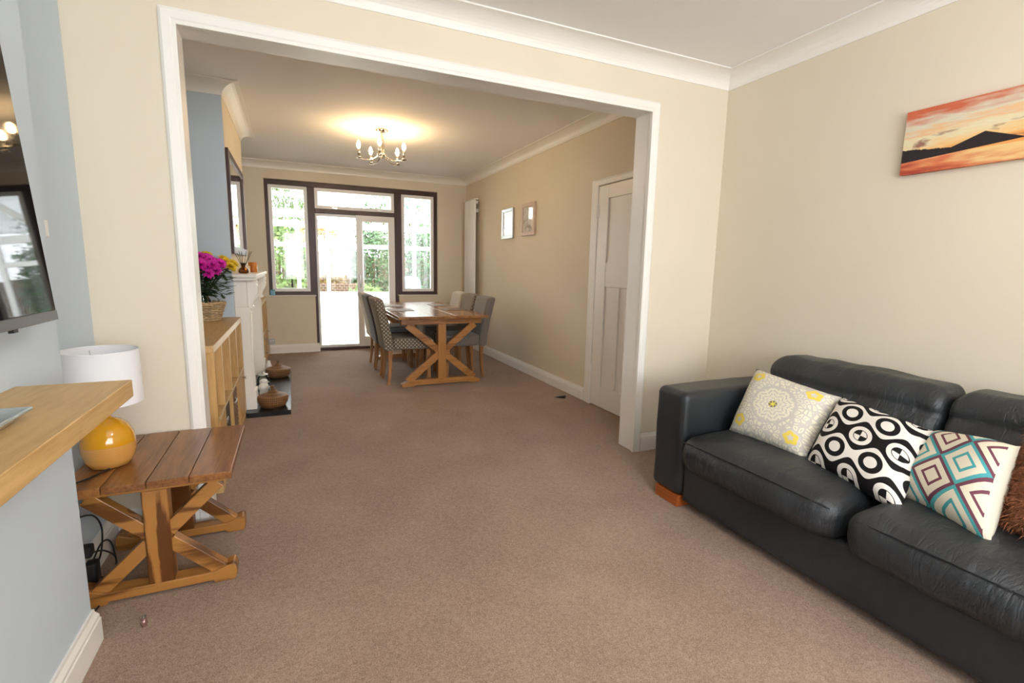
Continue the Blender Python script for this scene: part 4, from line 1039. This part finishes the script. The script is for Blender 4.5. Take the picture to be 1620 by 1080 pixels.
# blue tin on sill
t = thing('blue_tin', 'small pale blue tin at the left end of the window sill', 'tin', (-.262, 7.535, .8153))
MB().rbox(-.03, .03, -.025, .025, 0, .062, .008, 2, 1).build('tin_body', 'bluetin', t, smooth=True)
MB().rbox(-.031, .031, -.026, .026, .0622, .076, .006, 2, 1).build('tin_lid', 'bluetin', t, smooth=True)
# socket on far wall
t = thing('wall_socket', 'brushed metal wall socket above the far skirting board', 'socket', (-.30, YF, .13), world=True)
box(-.345, -.262, YF-.008, YF, .128, .212).build('plate', 'silver', t, bevel=.002)
for x in (-.325, -.295): box(x, x+.014, YF-.010, YF-.008, .178, .192).build('switch', 'white', t)
# radiator
t = thing('radiator', 'tall white vertical radiator in the far right corner', 'radiator', (2.48, 7.08, .42), world=True)
for i in range(7):
    y = 6.86+.064*i; MB().rbox(2.432, 2.468, y, y+.052, .43, 2.225, .014, 3, 1).build('column', 'upvc', t, smooth=True)
for z in (.46, 2.16): MB().rbox(2.468, 2.498, 6.86, 7.30, z, z+.04, .01, 2, 1).build('header', 'upvc', t, smooth=True)
for y, z in ((6.95, .6), (7.2, .6), (6.95, 2.05), (7.2, 2.05)): box(2.468, XR2-.001, y, y+.03, z, z+.05).build('wall_bracket', 'upvc', t)
box(2.428, 2.50, 6.856, 7.302, 2.225, 2.236).build('top_cap', 'upvc', t, bevel=.003)
# framed pictures
for (y0_, y1_, z0_, z1_, fm, ph, lab) in ((5.66, 6.01, 1.622, 1.994, 'silver', 'photo1', 'silver framed print on the dining wall, nearer the radiator'), (5.06, 5.415, 1.634, 2.0, 'mount', 'photo2', 'cream framed print on the dining wall, nearer the door')):
    t = thing('picture_frame', lab, 'picture', (XR2, (y0_+y1_)/2, z0_), world=True, group='framed prints on the dining wall')
    b_ = .042
    for a in ((y0_, y0_+b_, z0_, z1_), (y1_-b_, y1_, z0_, z1_), (y0_+b_, y1_-b_, z0_, z0_+b_), (y0_+b_, y1_-b_, z1_-b_, z1_)):
        box(XR2-.026, XR2-.001, *a).build('frame_member', fm, t, bevel=.004)
    box(XR2-.014, XR2-.002, y0_+b_-.003, y1_-b_+.003, z0_+b_-.003, z1_-b_+.003).build('print', ph, t)
# door wedge on the carpet
o = MB().prism([(-.055, 0), (.055, 0), (.055, .026), (.045, .026)], 'y', -.02, .02).build('door_wedge', 'black', origin=(0, 0, 0), bevel=.002); o.location = (2.36, 4.08, .0005); o.rotation_euler = (0, 0, -.75)
tag(o, 'small black wedge lying on the carpet by the door', 'door wedge')

# ------------------------------------------------------------------ OUTSIDE: conservatory and garden
struct('floor', box(-1.2, 3.2, 7.72, 10.6, -.12, -.01), 'paving', 'pale tiled conservatory floor beyond the garden door', 'floor')
cs = thing('conservatory_frame', 'white framed conservatory beyond the garden doors', 'conservatory', (1.0, 9.1, 0), world=True, kind='structure')
CY = 10.45
box(-1.1, 3.1, CY, CY+.12, 0, .66).build('dwarf_wall', 'upvc', cs)
box(-1.1, 3.1, CY-.03, CY+.14, .66, .70).build('sill', 'upvc', cs)
box(-1.1, 3.1, CY+.02, CY+.10, 1.95, 2.07).build('eaves_beam', 'upvc', cs)
posts = [-1.1, -.42, .08, .62, 1.25, 1.85, 2.35, 3.03]
for x in posts: box(x, x+.07, CY+.02, CY+.09, .70, 1.95).build('post', 'upvc', cs)
for a, b in zip(posts, posts[1:]):
    box(a+.07, b, CY+.03, CY+.08, 1.58, 1.66).build('transom', 'upvc', cs)
    box(a+.07, b, CY+.052, CY+.058, .70, 1.58).build('pane', 'glass', cs); box(a+.07, b, CY+.052, CY+.058, 1.66, 1.95).build('pane', 'glass', cs)
def zr_(y): return 2.68-(y-7.73)*(2.68-2.08)/(CY+.05-7.73)
for i in range(7):
    x = -1.08+.69*i
    MB().beam((x, 7.73, zr_(7.73)), (x, CY+.1, zr_(CY+.1)), .05, .07, (1, 0, 0)).build('rafter', 'upvc', cs)
    if i < 6:
        mb = MB(); z0_, z1_ = zr_(7.73)+.03, zr_(CY+.1)+.03
        mb.add([(x, 7.73, z0_), (x+.69, 7.73, z0_), (x+.69, CY+.1, z1_), (x, CY+.1, z1_), (x, 7.73, z0_+.012), (x+.69, 7.73, z0_+.012), (x+.69, CY+.1, z1_+.012), (x, CY+.1, z1_+.012)],
               [(0, 3, 2, 1), (4, 5, 6, 7), (0, 1, 5, 4), (1, 2, 6, 5), (2, 3, 7, 6), (3, 0, 4, 7)]); mb.build('roof_sheet', 'polycarb', cs)
box(3.02, 3.1, 7.73, CY, 0, .70).build('side_wall', 'upvc', cs)
for y in (8.4, 9.1, 9.8): box(3.03, 3.09, y, y+.06, .70, 2.05).build('side_post', 'upvc', cs)
struct('ground', box(-14, 20, 10.6, 34, -.4, -.25), 'grass', 'garden lawn beyond the conservatory', 'lawn')
# garden wall and fence
tag(box(-6, 1.9, 14.6, 14.85, -.25, .72).build('garden_wall', 'brick'), 'low brown brick garden wall beyond the conservatory', 'wall')
fe = thing('garden_fence', 'weathered timber garden fence behind the shrubs', 'fence', (2, 19.5, -.25), world=True)
for i in range(70):
    x = -6+.235*i; box(x, x+.229, 19.5, 19.52, -.2, 1.55+.02*math.sin(i*2.3)).build('board', 'fence', fe)
for x in arc(7, -6, 10): box(x, x+.1, 19.53, 19.63, -.25, 1.6).build('post', 'fence', fe)
for z in (.1, 1.3): box(-6, 10.4, 19.522, 19.53, z, z+.08).build('rail', 'fence', fe)
def shrub(name, label, cat, x, y, rx, rz_, mat, leaves, seed, trunk=.3):
    t = thing(name, label, cat, (x, y, -.25), group='garden planting beyond the conservatory')
    rn = random.Random(seed)
    mb = MB()
    for k in range(5):
        a = k*1.3+seed; mb.tube(smooth_path([(0, 0, 0), (.1*rx*math.cos(a), .1*rx*math.sin(a), trunk), (.5*rx*math.cos(a), .5*rx*math.sin(a), trunk+rz_*1.2)], 4), .02+.01*rz_, 6)
    mb.build('branches', 'bark', t)
    mb = MB()
    for i in range(leaves):
        d = Vector((rn.gauss(0, 1), rn.gauss(0, 1), rn.gauss(0, 1))).normalized(); q = rn.uniform(.45, 1)**.5*(1+.25*noise.noise(d*2.2+Vector((seed, 0, 0))))
        p = Vector((d.x*rx*q, d.y*rx*q, trunk+rz_+d.z*rz_*q)); L = rn.uniform(.08, .16)
        e = Vector((rn.gauss(0, 1), rn.gauss(0, 1), rn.gauss(0, 1))).normalized(); s_ = e.orthogonal().normalized()*L*.35
        if p.z < .02: continue
        mb.add([p, p+e*L*.5+s_, p+e*L, p+e*L*.5-s_], [(0, 1, 2, 3)])
    tag(mb.build('foliage', mat, t), kind='stuff')
shrub('garden_shrub', 'leafy green shrub seen through the left side window', 'shrub', -.35, 13.0, .8, 1.15, 'leaf1', 3200, 1)
shrub('garden_shrub', 'golden brown shrub behind the left of the garden door', 'shrub', .75, 16.6, .75, 1.25, 'leaf3', 3000, 2)
shrub('garden_shrub', 'low green shrub in the middle of the garden door', 'shrub', 1.75, 13.6, .5, .42, 'leaf1', 1300, 3, .1)
shrub('garden_shrub', 'dark green bush seen through the sliding leaf', 'shrub', 2.55, 17.0, .85, 1.2, 'leaf2', 3200, 4)
shrub('garden_shrub', 'tall blue green bush seen through the right side window', 'shrub', 3.75, 14.6, .7, 1.2, 'leaf2', 3200, 5)
shrub('garden_tree', 'large tree rising behind the fence on the left', 'tree', -1.2, 22.5, 2.2, 1.8, 'leaf1', 4500, 6, 1.5)
shrub('garden_tree', 'large tree rising behind the fence on the right', 'tree', 5.0, 23.5, 2.4, 1.8, 'leaf2', 4500, 7, 1.4)
t = thing('barbecue', 'blue covered barbecue with a dark side bar outside the right window', 'barbecue', (2.62, 11.95, -.25))
MB().lathe([(0, 1.26), (.10, 1.25), (.19, 1.21), (.24, 1.12), (.25, 1.0), (.26, .5), (.28, .3), (.27, .3), (.25, .5), (.24, 1.0), (.18, 1.19), (0, 1.24)], 0, 0, 0, 32).build('cover', 'bbq', t, smooth=True)
for a in (.5, 2.6, 4.7): MB().tube([(.15*math.cos(a), .15*math.sin(a), .8), (.24*math.cos(a), .24*math.sin(a), 0)], .015, 8).build('leg', 'black', t)
MB().tube(smooth_path([(.22, -.1, 1.12), (.32, -.12, 1.16), (.48, -.14, 1.28), (.50, -.14, 1.38)], 5), .016, 8).build('side_bar', 'black', t, smooth=True)

for o in list(bpy.data.objects):
    if '_w' in o: del o['_w']
